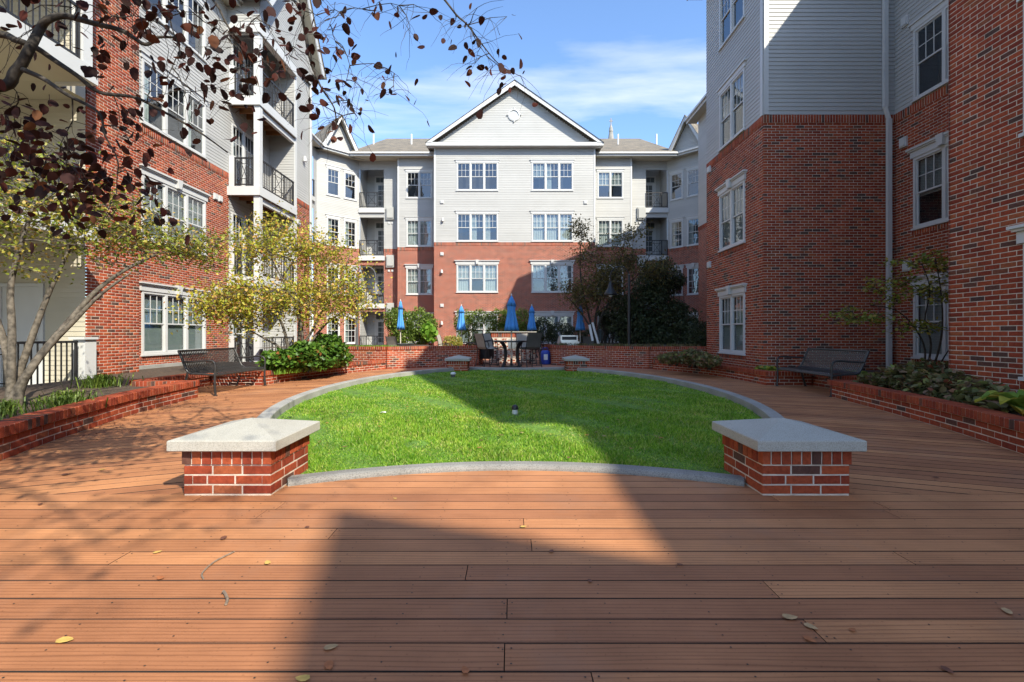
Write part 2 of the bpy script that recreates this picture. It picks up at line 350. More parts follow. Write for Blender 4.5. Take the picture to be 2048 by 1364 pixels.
M['leaf_hydra'] = leaf_mat('leaf_mixed', [(0, (0.07, 0.085, 0.028)), (0.4, (0.15, 0.14, 0.05)), (0.7, (0.20, 0.115, 0.075)), (0.9, (0.22, 0.26, 0.07)), (1, (0.27, 0.08, 0.05))], 0.2)
M['leaf_hosta'] = leaf_mat('leaf_hosta', [(0, (0.10, 0.20, 0.03)), (0.5, (0.22, 0.32, 0.05)), (0.8, (0.48, 0.42, 0.06)), (1, (0.52, 0.30, 0.05))])
M['leaf_bright'] = leaf_mat('leaf_bright', [(0, (0.14, 0.30, 0.03)), (1, (0.28, 0.46, 0.06))], 0.45)
M['grass'] = leaf_mat('grass', [(0, (0.09, 0.22, 0.015)), (0.4, (0.19, 0.38, 0.03)), (0.75, (0.33, 0.50, 0.05)), (0.93, (0.42, 0.52, 0.12)), (1, (0.50, 0.42, 0.18))], 0.4, 0.45)
gm = M['grass']; n, l = gm.node_tree.nodes, gm.node_tree.links
for lk in list(l):
    if lk.to_node.type == 'BSDF_PRINCIPLED' and lk.to_socket.name == 'Base Color': src = lk.from_socket
gp = n.new('ShaderNodeNewGeometry'); t = noise(n, l, 1.1, 5, gp.outputs['Position'], 0.65)
r = ramp(n, [(0.34, (0.72, 0.86, 0.7)), (0.5, (1, 1, 1)), (0.62, (1.25, 1.08, 1.3)), (0.74, (1.75, 1.12, 2.2))]); l.new(t.outputs['Fac'], r.inputs[0]); c2 = mul(n, l, src, r.outputs[0])
for nd in n:
    if nd.type == 'BSDF_PRINCIPLED': l.new(c2, nd.inputs['Base Color'])
    if nd.type == 'BSDF_TRANSLUCENT': l.new(c2, nd.inputs[0])
M['lawn'] = simple('lawn_soil', (0.10, 0.20, 0.025), 0.95, var=0.4, scale=5, bmp=0.6, bscale=30)
M['fallen_yellow'] = simple('fallen_yellow', (0.55, 0.36, 0.09), 0.7, var=0.25, scale=30)
M['fallen_tan'] = simple('fallen_tan', (0.42, 0.27, 0.13), 0.75, var=0.25, scale=30)
M['fallen_brown'] = simple('fallen_brown', (0.15, 0.055, 0.03), 0.75, var=0.25, scale=30)
M['fallen_red'] = simple('fallen_red', (0.36, 0.12, 0.04), 0.7, var=0.25, scale=30)
M['twig'] = simple('twig', (0.20, 0.15, 0.11), 0.9, var=0.3, scale=40)
# ---------------------------------------------------------------- bricks
def brick_geo(L, H, D, c=0.003):
    x, z, y = L / 2, H / 2, D / 2
    v = [(-x, y, -z), (x, y, -z), (x, y, z), (-x, y, z), (-x, -y + c, -z), (x, -y + c, -z), (x, -y + c, z), (-x, -y + c, z),
         (-x + c, -y, -z + c), (x - c, -y, -z + c), (x - c, -y, z - c), (-x + c, -y, z - c)]
    f = [(0, 1, 5, 4), (1, 2, 6, 5), (2, 3, 7, 6), (3, 0, 4, 7), (4, 5, 9, 8), (5, 6, 10, 9), (6, 7, 11, 10), (7, 4, 8, 11), (8, 9, 10, 11)]
    return v, f
_bm = {}
def brick_mesh(L, H, D):
    k = (round(L, 3), round(H, 3), round(D, 3))
    if k not in _bm:
        v, f = brick_geo(*k); me = bpy.data.meshes.new('brick'); me.from_pydata(v, [], f); me.materials.append(M['brick']); me.update(); _bm[k] = me
    return _bm[k]
def jit(a): return random.uniform(-a, a)
def emit_bricks(root, bricks, limit=300, name='brick'):
    """bricks: (center, deg, L, H, D).  The ones that show largest become parts, the rest one joined part."""
    def size(b):
        c = b[0]; return (0 if in_view(c, 0) else 1, c[1] if c[1] > 0 else 99)
    bricks = sorted(bricks, key=size)
    for c, deg, L, H, D in bricks[:limit]:
        link(name, brick_mesh(L - random.choice((0, 0, 0.002)), H - random.choice((0, 0, 0.0015)), D), root, (c[0] - root.location[0], c[1] - root.location[1], c[2] - root.location[2]), (jit(0.006), jit(0.009), R(deg) + jit(0.009)))
    rest = bricks[limit:]
    if rest:
        V, F = [], []
        for c, deg, L, H, D in rest:
            v, f = brick_geo(L, H, D); cs, sn = math.cos(R(deg)), math.sin(R(deg)); b = len(V); j = jit(0.0012)
            V += [(c[0] - root.location[0] + x * cs - (y + j) * sn, c[1] - root.location[1] + x * sn + (y + j) * cs, c[2] - root.location[2] + z) for x, y, z in v]
            F += [tuple(b + i for i in q) for q in f]
        o = link('brickwork', np_mesh('brickwork', V, F, M['brickj']), root); o['kind'] = 'stuff'
def subtract(s0, s1, ops, z0, z1):
    segs = [(s0, s1)]
    for a, b, c, d in ops:
        if d <= z0 + 1e-4 or c >= z1 - 1e-4: continue
        out = []
        for p, q in segs:
            if b <= p or a >= q: out.append((p, q)); continue
            if a > p: out.append((p, a))
            if b < q: out.append((b, q))
        segs = out
    return segs
BL, BH, MJ, ROW = 0.1930, 0.0572, 0.0105, 0.0677
def running(F, s0, s1, z0, z1, ops=(), D=0.05, proud=0.0):
    out = []; k = 0; z = z0 + MJ / 2
    while z + BH <= z1 + 0.012:
        for a, b in subtract(s0, s1, ops, z, z + BH):
            s = s0 - (BL + MJ) / 2 * (k % 2) - random.choice([0, 0, 0])
            while s < b:
                p, q = max(s, a), min(s + BL, b)
                if q - p > 0.035: out.append((Vector(F((p + q) / 2, proud - D / 2, z + BH / 2)), F.deg, q - p, BH, D))
                s += BL + MJ
        z += ROW; k += 1
    return out
def soldiers(F, s0, s1, z0, H, proud=0.01, D=0.06, ops=()):
    n = max(1, int((s1 - s0) / (BH + MJ))); st = (s1 - s0) / n; out = []
    for a, b in subtract(s0, s1, ops, z0, z0 + H):
        for i in range(n):
            c = s0 + (i + 0.5) * st
            if a < c < b: out.append((Vector(F(c, proud - D / 2, z0 + H / 2)), F.deg, st - MJ, H - 0.004, D))
    return out
def wall_cells(mb, F, s0, s1, z0, z1, ops, o=0.0):
    zs = sorted({z0, z1, *[min(max(c, z0), z1) for a, b, c, d in ops], *[min(max(d, z0), z1) for a, b, c, d in ops]})
    for a, b in zip(zs, zs[1:]):
        if b - a < 1e-4: continue
        for p, q in subtract(s0, s1, ops, a, b):
            mb.face([F(p, o, a), F(q, o, a), F(q, o, b), F(p, o, b)], [(p, a), (q, a), (q, b), (p, b)])
EXPO = 0.1016
def siding(mb, F, z0, z1, bounds, ops=(), o=0.0):
    z = z0
    while z < z1 - 0.02:
        zt = min(z + EXPO, z1); zm = (z + zt) / 2; s0, s1 = bounds(zm) if callable(bounds) else bounds
        if s1 - s0 > 0.02:
            for a, b in subtract(s0, s1, ops, zm - 0.01, zm + 0.01):
                mb.face([F(a, o + 0.015, z), F(b, o + 0.015, z), F(b, o + 0.003, zt + 0.004), F(a, o + 0.003, zt + 0.004)])
                mb.face([F(a, o, z), F(b, o, z), F(b, o + 0.015, z), F(a, o + 0.015, z)])
        z = zt

# ---------------------------------------------------------------- the ground, deck and lawn
g = MB(); g.face([(-900, -900, -0.09), (900, -900, -0.09), (900, 900, -0.09), (-900, 900, -0.09)])
tag(g.build('ground', M['ground']), kind='structure')
g = MB(); g.box(-9.5, 9.5, -4, 17.2, -0.075, -0.034)
deck = tag(g.build('deck', M['under']), kind='structure')
PITCH = 0.1445; W = 0.1372; Y0 = 1.567
def clip(poly, nx, ny, c):      # keep nx*x+ny*y <= c
    out = []
    for i in range(len(poly)):
        a, b = poly[i], poly[(i + 1) % len(poly)]
        da, db = nx * a[0] + ny * a[1] - c, nx * b[0] + ny * b[1] - c
        if da <= 0: out.append(a)
        if (da < 0) != (db < 0) and abs(da - db) > 1e-12:
            t = da / (da - db); out.append((a[0] + (b[0] - a[0]) * t, a[1] + (b[1] - a[1]) * t))
    return out
def board(poly, ang):
    if len(poly) < 3: return
    cx = sum(p[0] for p in poly) / len(poly); cy = sum(p[1] for p in poly) / len(poly); c, s = math.cos(ang), math.sin(ang)
    lp = [((x - cx) * c + (y - cy) * s, -(x - cx) * s + (y - cy) * c) for x, y in poly]
    n = len(lp); e = 0.0008
    mx = max(p[1] for p in lp); mn = min(p[1] for p in lp)
    top = [(x, y - e if y > mx - 1e-4 else (y + e if y < mn + 1e-4 else y), 0.0) for x, y in lp]
    v = [(x, y, -0.03) for x, y in lp] + [(x, y, -0.0008) for x, y in lp] + top
    f = [tuple(range(2 * n, 3 * n))]
    for i in range(n):
        j = (i + 1) % n; f += [(i, j, n + j, n + i), (n + i, n + j, 2 * n + j, 2 * n + i)]
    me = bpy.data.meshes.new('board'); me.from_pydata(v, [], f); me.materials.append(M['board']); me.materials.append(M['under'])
    for i, pl in enumerate(me.polygons): pl.material_index = 1 if i and (i % 2) else 0  # board sides take the dark underside colour: dirt plus painted-in gap shade
    me.update()
    link('board', me, deck, (cx, cy, jit(0.0008)), (jit(0.002), 0, ang))
fixed = {-1: 0.26, 0: -0.026, 1: 1.135, 2: -0.02, 3: 1.13, 5: 1.95, 7: 2.9, 9: -1.55, 10: 2.4}
screws = MB()
def screw(x, y):
    r = 0.0038; screws.face([(x + r * math.cos(t), y + r * math.sin(t), 0.0024) for t in [2 * math.pi * i / 7 for i in range(7)]])
for k in range(-14, 17):
    ya = Y0 + k * PITCH + (PITCH - W) / 2; yb = ya + W
    lim = 9.0 if k < 12 else 2.03
    j0 = fixed.get(k, random.uniform(-4.2, 4.2)); js = [j0 + i * 3.9 for i in range(-4, 5)]
    if k >= 12: js = []
    js = [-lim] + [j for j in js if -lim + 0.4 < j < lim - 0.4] + [lim]
    for a, b in zip(js, js[1:]):
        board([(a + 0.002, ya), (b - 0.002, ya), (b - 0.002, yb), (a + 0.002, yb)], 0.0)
    for a in js[1:-1]:
        for sx in (-0.022, 0.022):
            for q in (0.2, 0.8): screw(a + sx + jit(0.003), ya + W * q + jit(0.006))
    if k >= -3:
        for i in range(-9, 10):
            for q in (0.22, 0.78):
                if random.random() < 0.8: screw(i * 0.405 - 0.026 + jit(0.012), ya + W * q + jit(0.01))
s_ = screws.build('screw', M['screw'], deck); s_['kind'] = 'stuff'
YF = Y0 + 12 * PITCH
for sg in (1, -1):
    ang = R(-21) * sg; ux, uy = math.cos(ang), math.sin(ang); vx, vy = -uy, ux
    for k in range(0, 100):
        v0 = (2 * abs(vx) + YF * vy) + k * PITCH + jit(0.0006); v1 = v0 + 0.1285
        q = [(ux * a + vx * v, uy * a + vy * v) for a, v in ((-14, v0), (14, v0), (14, v1), (-14, v1))]
        for nx, ny, c in ((-sg, 0, -2.035), (sg, 0, 7.2), (0, -1, -YF - 0.002), (0, 1, 16.2)): q = clip(q, nx, ny, c)
        if len(q) < 3: continue
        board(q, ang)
g = MB(); g.box(-7.2, 7.2, 14.75, 40, -0.05, 0.006)
patio = tag(g.build('patio', simple('patio', (0.40, 0.175, 0.10), 0.75, var=0.1, scale=3)), kind='structure')

# lawn
LC, LA, LB = (0.1, 8.9), 3.72, 6.1
def yn(x): return 3.87 - 0.14 * (x - 0.03) ** 2
def yf(x): return 14.35 + 0.14 * (x - 0.15) ** 2
def ell(y, a=LA, b=LB): return a * math.sqrt(max(0, 1 - ((y - LC[1]) / b) ** 2))
def lawn_half(y): return ell(y, LA - 0.16, LB - 0.1)
mb = MB(); NY, NX = 60, 24; rows = []
for j in range(NY + 1):
    t = j / NY; r = []
    for i in range(NX + 1):
        s = i / NX * 2 - 1; y = 3.4 + 11.3 * t; x = LC[0] + s * max(lawn_half(y) + 0.06, 0.2)
        y2 = max(min(y, yf(x) + 0.04), yn(x) + 0.06)
        r.append((x, y2, 0.012 + 0.006 * math.sin(x * 1.7 + y) * math.cos(y * 1.1)))
    rows.append(r)
for a, b in zip(rows, rows[1:]):
    for i in range(NX): mb.face([a[i], a[i + 1], b[i + 1], b[i]])
tag(mb.build('lawn', M['lawn']), kind='structure')
# grass blades
NB = 240000
u = rng.random(NB); yy = 1 / (1 / 3.3 - u * (1 / 3.3 - 1 / 14.7)); yy = yy ** 1.0
xx = LC[0] + (rng.random(NB) * 2 - 1) * 3.7
half = (LA - 0.2) * np.sqrt(np.maximum(0, 1 - ((yy - LC[1]) / (LB - 0.12)) ** 2))
ok = (np.abs(xx - LC[0]) < half) & (yy > 3.87 - 0.14 * (xx - 0.03) ** 2 + 0.11) & (yy < 14.35 + 0.14 * (xx - 0.15) ** 2 - 0.03)
piers_xy = [(-1.96, 3.57), (2.025, 3.57), (-1.61, 14.3), (1.91, 14.3)]
for px_, py_ in piers_xy: ok &= ~((np.abs(xx - px_) < 0.33) & (np.abs(yy - py_) < 0.33))
for bx, by, br in ((-0.95, 4.72, 0.12), (0.03, 6.55, 0.2), (-0.4, 6.3, 0.1), (1.2, 5.2, 0.1)):
    ok &= ~(((xx - bx) ** 2 + ((yy - by) * 0.8) ** 2 < br ** 2) & (rng.random(NB) < 0.8))
xx, yy = xx[ok], yy[ok]; n_ = len(xx)
ht = (0.026 + 0.03 * rng.random(n_)) * (0.85 + 0.3 * np.sin(xx * 2.1 + 1) * np.cos(yy * 1.7) + 0.2 * np.sin(xx * 7 + yy * 5)); wd = 0.0022 + 0.00075 * yy
th = rng.random(n_) * 2 * np.pi; lx = rng.normal(0, 0.020, n_); ly = rng.normal(0, 0.018, n_)
z0 = np.full(n_, 0.008); P0 = np.stack([xx - np.cos(th) * wd, yy - np.sin(th) * wd, z0], 1); P1 = np.stack([xx + np.cos(th) * wd, yy + np.sin(th) * wd, z0], 1)
P2 = np.stack([xx + lx * 0.5 + np.cos(th) * wd * 0.7, yy + ly * 0.5 + np.sin(th) * wd * 0.7, ht * 0.65], 1); P3 = np.stack([xx + lx, yy + ly, ht], 1)
V = np.stack([P0, P1, P2, P3], 1).reshape(-1, 3); F = np.arange(n_ * 4).reshape(-1, 4)
o = link('grass', np_mesh('grass', V, F, M['grass'])); tag(o, 'short bright green turf filling the oval lawn', 'grass', kind='stuff')
# kerbs
def sweep(mb, pts, prof, closed=False):
    pts = [Vector((p[0], p[1])) for p in pts]; n = len(prof); b0 = len(mb.v)
    for i, p in enumerate(pts):
        t = (pts[min(i + 1, len(pts) - 1)] - pts[max(i - 1, 0)]).normalized(); nrm = Vector((t.y, -t.x))
        for o_, z in prof: q = p + nrm * o_; mb.v.append((q.x, q.y, z))
    for i in range(len(pts) - 1):
        for k in range(n - 1):
            a = b0 + i * n + k; mb.f.append((a, a + n, a + n + 1, a + 1)); mb.uv.append(None)
    for e in (0, len(pts) - 1):
        mb.f.append(tuple(b0 + e * n + k for k in range(n))); mb.uv.append(None)
    return mb
def kprof(h, w, r=0.02): return [(0, -0.03), (0, h - r), (r * 0.3, h - r * 0.3), (r, h), (w - r, h), (w - r * 0.3, h - r * 0.3), (w, h - r), (w, -0.03)]
mb = MB(); pts = [(-1.7 + 3.46 * i / 40, yn(-1.7 + 3.46 * i / 40) + 0.15) for i in range(41)]
sweep(mb, pts, kprof(0.046, 0.15, 0.03)); tag(mb.build('kerb', M['rough_conc']), kind='structure')
for sg in (1, -1):
    ys = [3.84 + (14.15 - 3.84) * i / 60 for i in range(61)]; pts = [(LC[0] + sg * ell(y), y) for y in ys]
    if sg < 0: pts = pts[::-1]
    mb = sweep(MB(), pts, [(o_ - 0.16, z) for o_, z in kprof(0.115, 0.16, 0.012)]); tag(mb.build('kerb', M['concrete']), kind='structure')
mb = MB(); pts = [(1.75 - 3.2 * i / 20, yf(1.75 - 3.2 * i / 20)) for i in range(21)]
sweep(mb, pts, kprof(0.09, 0.16, 0.012)); tag(mb.build('kerb', M['concrete']), kind='structure')

# ---------------------------------------------------------------- brick piers with stone caps
def pier(x, y, label):
    S = 0.6; t = thing('brick_pier', label, 'pier', (x, y, 0), 'low piers at the corners of the lawn')
    mb = MB(); h = S / 2 - 0.0035; mb.box(x - h, x + h, y - h, y + h, -0.02, 0.2165); h += 0.0055; mb.box(x - h, x + h, y - h, y + h, 0.217, 0.3175); mb.build('core', M['mortar'], t)
    B = []; z = 0.012
    for k in range(3):
        for fi in range(4):
            F = Fr(*[(x, y - S / 2, 0), (x + S / 2, y, 90), (x, y + S / 2, 180), (x - S / 2, y, -90)][fi])
            off = (0 if (k + fi) % 2 == 0 else 1)
            e = S / 2 - (0.0 if (k + fi) % 2 == 0 else 0.062)
            s = -e
            segs = [0.194, 0.194, 0.193] if off == 0 else [0.094 - 0.0, 0.183, 0.183]
            tot = sum(segs) + 2 * MJ; sc_ = (2 * e - 2 * MJ) / sum(segs)
            for L in segs:
                L *= sc_; B.append((Vector(F(s + L / 2, -0.03, z + BH / 2)), F.deg, L, BH, 0.06)); s += L + MJ
        z += ROW
    for fi in range(4):
        F = Fr(*[(x, y - S / 2, 0), (x + S / 2, y, 90), (x, y + S / 2, 180), (x - S / 2, y, -90)][fi])
        e = S / 2 + (0.012 if fi % 2 == 0 else -0.05)
        B += soldiers(F, -e, e, z, 0.1, proud=0.012, D=0.06)
    emit_bricks(t, B)
    c = 0.368; z0, z1, za = 0.318, 0.393, 0.484; mb = MB(); b = 0.006
    rings = [(c - 0.05, z0), (c - b, z0), (c, z0 + b), (c, z1 - b), (c - b, z1), (0.0015, za)]
    for r, z in rings: mb.v += [(x - r, y - r, z), (x + r, y - r, z), (x + r, y + r, z), (x - r, y + r, z)]
    for i in range(len(rings) - 1):
        for k in range(4): q = i * 4; mb.f.append((q + k, q + (k + 1) % 4, q + 4 + (k + 1) % 4, q + 4 + k)); mb.uv.append(None)
    mb.f.append((3, 2, 1, 0)); mb.uv.append(None)
    mb.build('stone_cap', M['cap'], t)
pier(-1.96, 3.57, 'low brick pier with sunlit stone cap, shadow beside it on the deck')
pier(2.025, 3.57, 'low brick pier with stone cap and shaded dark red front face')
pier(-1.61, 14.3, 'low brick pier across the lawn, toward the yellow-leaved tree')
pier(1.91, 14.3, 'low brick pier across the lawn, toward the dark evergreen')

# ---------------------------------------------------------------- planter walls along the paths
def resample(pts, st, start=None):
    P = [Vector(p) for p in pts]; out = []; acc = 0.0; nxt = st / 2 if start is None else start
    for a, b in zip(P, P[1:]):
        L = (b - a).length; d = (b - a) / L
        while nxt <= acc + L: out.append((a + d * (nxt - acc), math.atan2(d.y, d.x))); nxt += st
        acc += L
    return out
def smooth(pts, n=6):
    P = [Vector((*p, 0)) for p in pts]; out = []
    for i in range(len(P) - 1):
        p0, p1, p2, p3 = P[max(i - 1, 0)], P[i], P[i + 1], P[min(i + 2, len(P) - 1)]
        for k in range(n):
            t = k / n; q = 0.5 * ((2 * p1) + (p2 - p0) * t + (2 * p0 - 5 * p1 + 4 * p2 - p3) * t * t + (3 * p1 - p0 - 3 * p2 + p3) * t ** 3); out.append((q.x, q.y))
    out.append((P[-1].x, P[-1].y)); return out
def path_wall(name, label, segs, courses, limit=300):
    """segs: polylines with the face to the right-hand side of travel; outward normal = (ty,-tx)"""
    base = segs[0][0]; t = thing(name, label, 'planter wall', (base[0], base[1], 0))
    B, C, core = [], [], MB(); H = courses * ROW
    for pts in segs:
        e0, e1 = Vector(pts[0]), Vector(pts[-1]); cp = list(pts)
        cp[0] = tuple(e0 + (Vector(pts[1]) - e0).normalized() * 0.022); cp[-1] = tuple(e1 + (Vector(pts[-2]) - e1).normalized() * 0.022)
        sweep(core, cp, [(-0.0045, -0.02), (-0.0045, H + 0.004), (0.019, H + 0.006), (0.019, H + 0.0965), (-0.205, H + 0.0965), (-0.205, -0.02)])
        for k in range(courses):
            P3 = [(p[0], p[1], 0) for p in pts]
            TL = sum((Vector(q1) - Vector(q0)).length for q0, q1 in zip(P3, P3[1:])); nb = max(1, round(TL / (BL + MJ))); pit = TL / nb
            r = [(p, a, pit - MJ) for p, a in resample(P3, pit, None if k % 2 == 0 else pit)]
            if k % 2: r = [(p, a, L_) for p, a, L_ in r][:nb - 1] + [(p, a, pit / 2 - MJ / 2) for p, a in resample(P3, TL - pit / 2 - 1e-4, pit / 4)]
            for p, a, L_ in r:
                nx, ny = math.sin(a), -math.cos(a)
                B.append((Vector((p.x - nx * 0.025, p.y - ny * 0.025, k * ROW + MJ / 2 + BH / 2)), math.degrees(a), L_, BH, 0.05))
        for p, a in resample([(p[0], p[1], 0) for p in pts], 0.0672):
            nx, ny = math.sin(a), -math.cos(a)
            C.append((Vector((p.x - nx * 0.095, p.y - ny * 0.095, H + 0.052)), math.degrees(a), 0.0585, 0.094, 0.235))
    core.build('core', M['mortar'], t)
    emit_bricks(t, B, limit); 
    for c, deg, L, H_, D in C[:300]:
        o_ = link('coping_brick', cop_mesh(L, D, H_), t, (c.x - t.location.x, c.y - t.location.y, c.z), (0, jit(0.008), R(deg) + jit(0.008)))
    return t
_cm = {}
def cop_mesh(L, D, H):
    k = (round(L, 4), round(D, 4), round(H, 4))
    if k not in _cm:
        x, y, z, c = L / 2, D / 2, H / 2, 0.004; me = bpy.data.meshes.new('coping_brick')
        r = [(x, y, -z), (x, y, z - c), (x - c, y - c, z)]; v = []
        for a, b, h in r: v += [(-a, -b, h), (a, -b, h), (a, b, h), (-a, b, h)]
        f = [(3, 2, 1, 0), (8, 9, 10, 11)]
        for i in (0, 4):
            for q in range(4): f.append((i + q, i + (q + 1) % 4, i + 4 + (q + 1) % 4, i + 4 + q))
        me.from_pydata(v, [], f); me.materials.append(M['brick']); me.update(); _cm[k] = me
    return _cm[k]
RN = [(3.45, 0.6), (3.95, 1.9), (4.4, 3.2), (4.72, 4.37), (5.0, 5.3), (5.27, 6.4), (5.46, 7.4), (5.66, 8.46)]
LN = [(-5.5, 8.32), (-5.36, 7.3), (-5.22, 6.5), (-4.95, 5.59), (-4.74, 4.87), (-4.47, 4.145), (-4.1, 3.0), (-3.6, 1.7)]
RNs, LNs = smooth(RN), smooth(LN)
RF = [(5.48, 10.27), (5.49, 11.4), (5.38, 12.7), (5.0, 13.8), (4.42, 14.95)]
LF = [(-3.98, 14.95), (-4.6, 13.6), (-5.03, 12.2), (-5.28, 11.2), (-5.38, 10.26)]
RFs, LFs = smooth(RF), smooth(LF)
def rev(p): return p[::-1]
# the outward side of a polyline is (ty,-tx): right walls travel +y reversed, left walls travel +y
path_wall('planter_wall', 'low curved shaded brick planter wall in front of the mottled ground shrub', [rev(RNs), [(6.5, 8.47), (5.66, 8.47)]], 3)
path_wall('planter_wall', 'low curved brick planter wall with leaf shadows, ending beside the sunlit bench', [rev(LNs), [(-5.5, 8.33), (-6.5, 8.33)]], 3)
path_wall('planter_wall', 'low shaded brick planter wall curving past the brick corner behind the other bench', [rev([(5.48, 10.27)] + RFs[1:]), [(5.48, 10.27), (6.5, 10.27)], [(6.5, 10.27), (6.5, 8.47)]], 3)
path_wall('planter_wall', 'low sunlit brick planter wall below the glossy green shrub', [rev(LFs), [(-6.5, 10.26), (-5.38, 10.26)], [(-6.5, 8.33), (-6.5, 10.26)]], 3)
path_wall('planter_wall', 'tall brick wall crossed by a slanting shadow, covered grill at its end', [[(-6.9, 15.5), (-3.97, 15.08)], smooth([(-3.97, 15.05), (-2.6, 15.9), (-1.16, 16.6)], 8), [(-1.16, 16.6), (-1.1, 18.2)]], 9)
path_wall('planter_wall', 'tall fully shaded brick wall with silvery groundcover along its top', [[(1.35, 18.6), (1.41, 17.05)], smooth([(1.41, 17.05), (2.9, 16.15), (4.36, 15.1)], 8), [(4.36, 15.12), (7.3, 15.5)]], 9)
def soil(poly, z, name='planter_soil'):
    mb = MB(); mb.face([(x, y, z) for x, y in poly]); return tag(mb.build(name, M['soil']), kind='structure')
def inset(pts, d): return [(x + d, y) for x, y in pts]
soil(inset(RNs, 0.14) + [(6.55, 8.6), (6.6, 10.1), (5.6, 10.4)] + inset(RFs[1:], 0.14) + [(4.6, 15.2), (9.4, 15.2), (9.4, 0.6)], 0.215)
soil(inset(LNs[::-1], -0.14) + [(-6.55, 8.45), (-6.6, 10.1), (-5.5, 10.4)] + inset(LFs[::-1][1:], -0.14) + [(-4.2, 15.15), (-9.5, 15.4), (-9.5, 10.0), (-8.55, 9.9), (-8.55, 1.7)], 0.215)
soil([(-6.9, 15.65), (-3.97, 15.22), (-1.3, 16.7), (-1.25, 18.0), (-3.2, 18.6), (-3.6, 20.2), (-8.5, 20.2), (-8.5, 15.65)], 0.655)
soil([(1.5, 18.4), (1.55, 17.15), (4.4, 15.28), (9.4, 15.7), (9.4, 25.5), (4.2, 25.5), (3.4, 20), (2.6, 18.6)], 0.655)
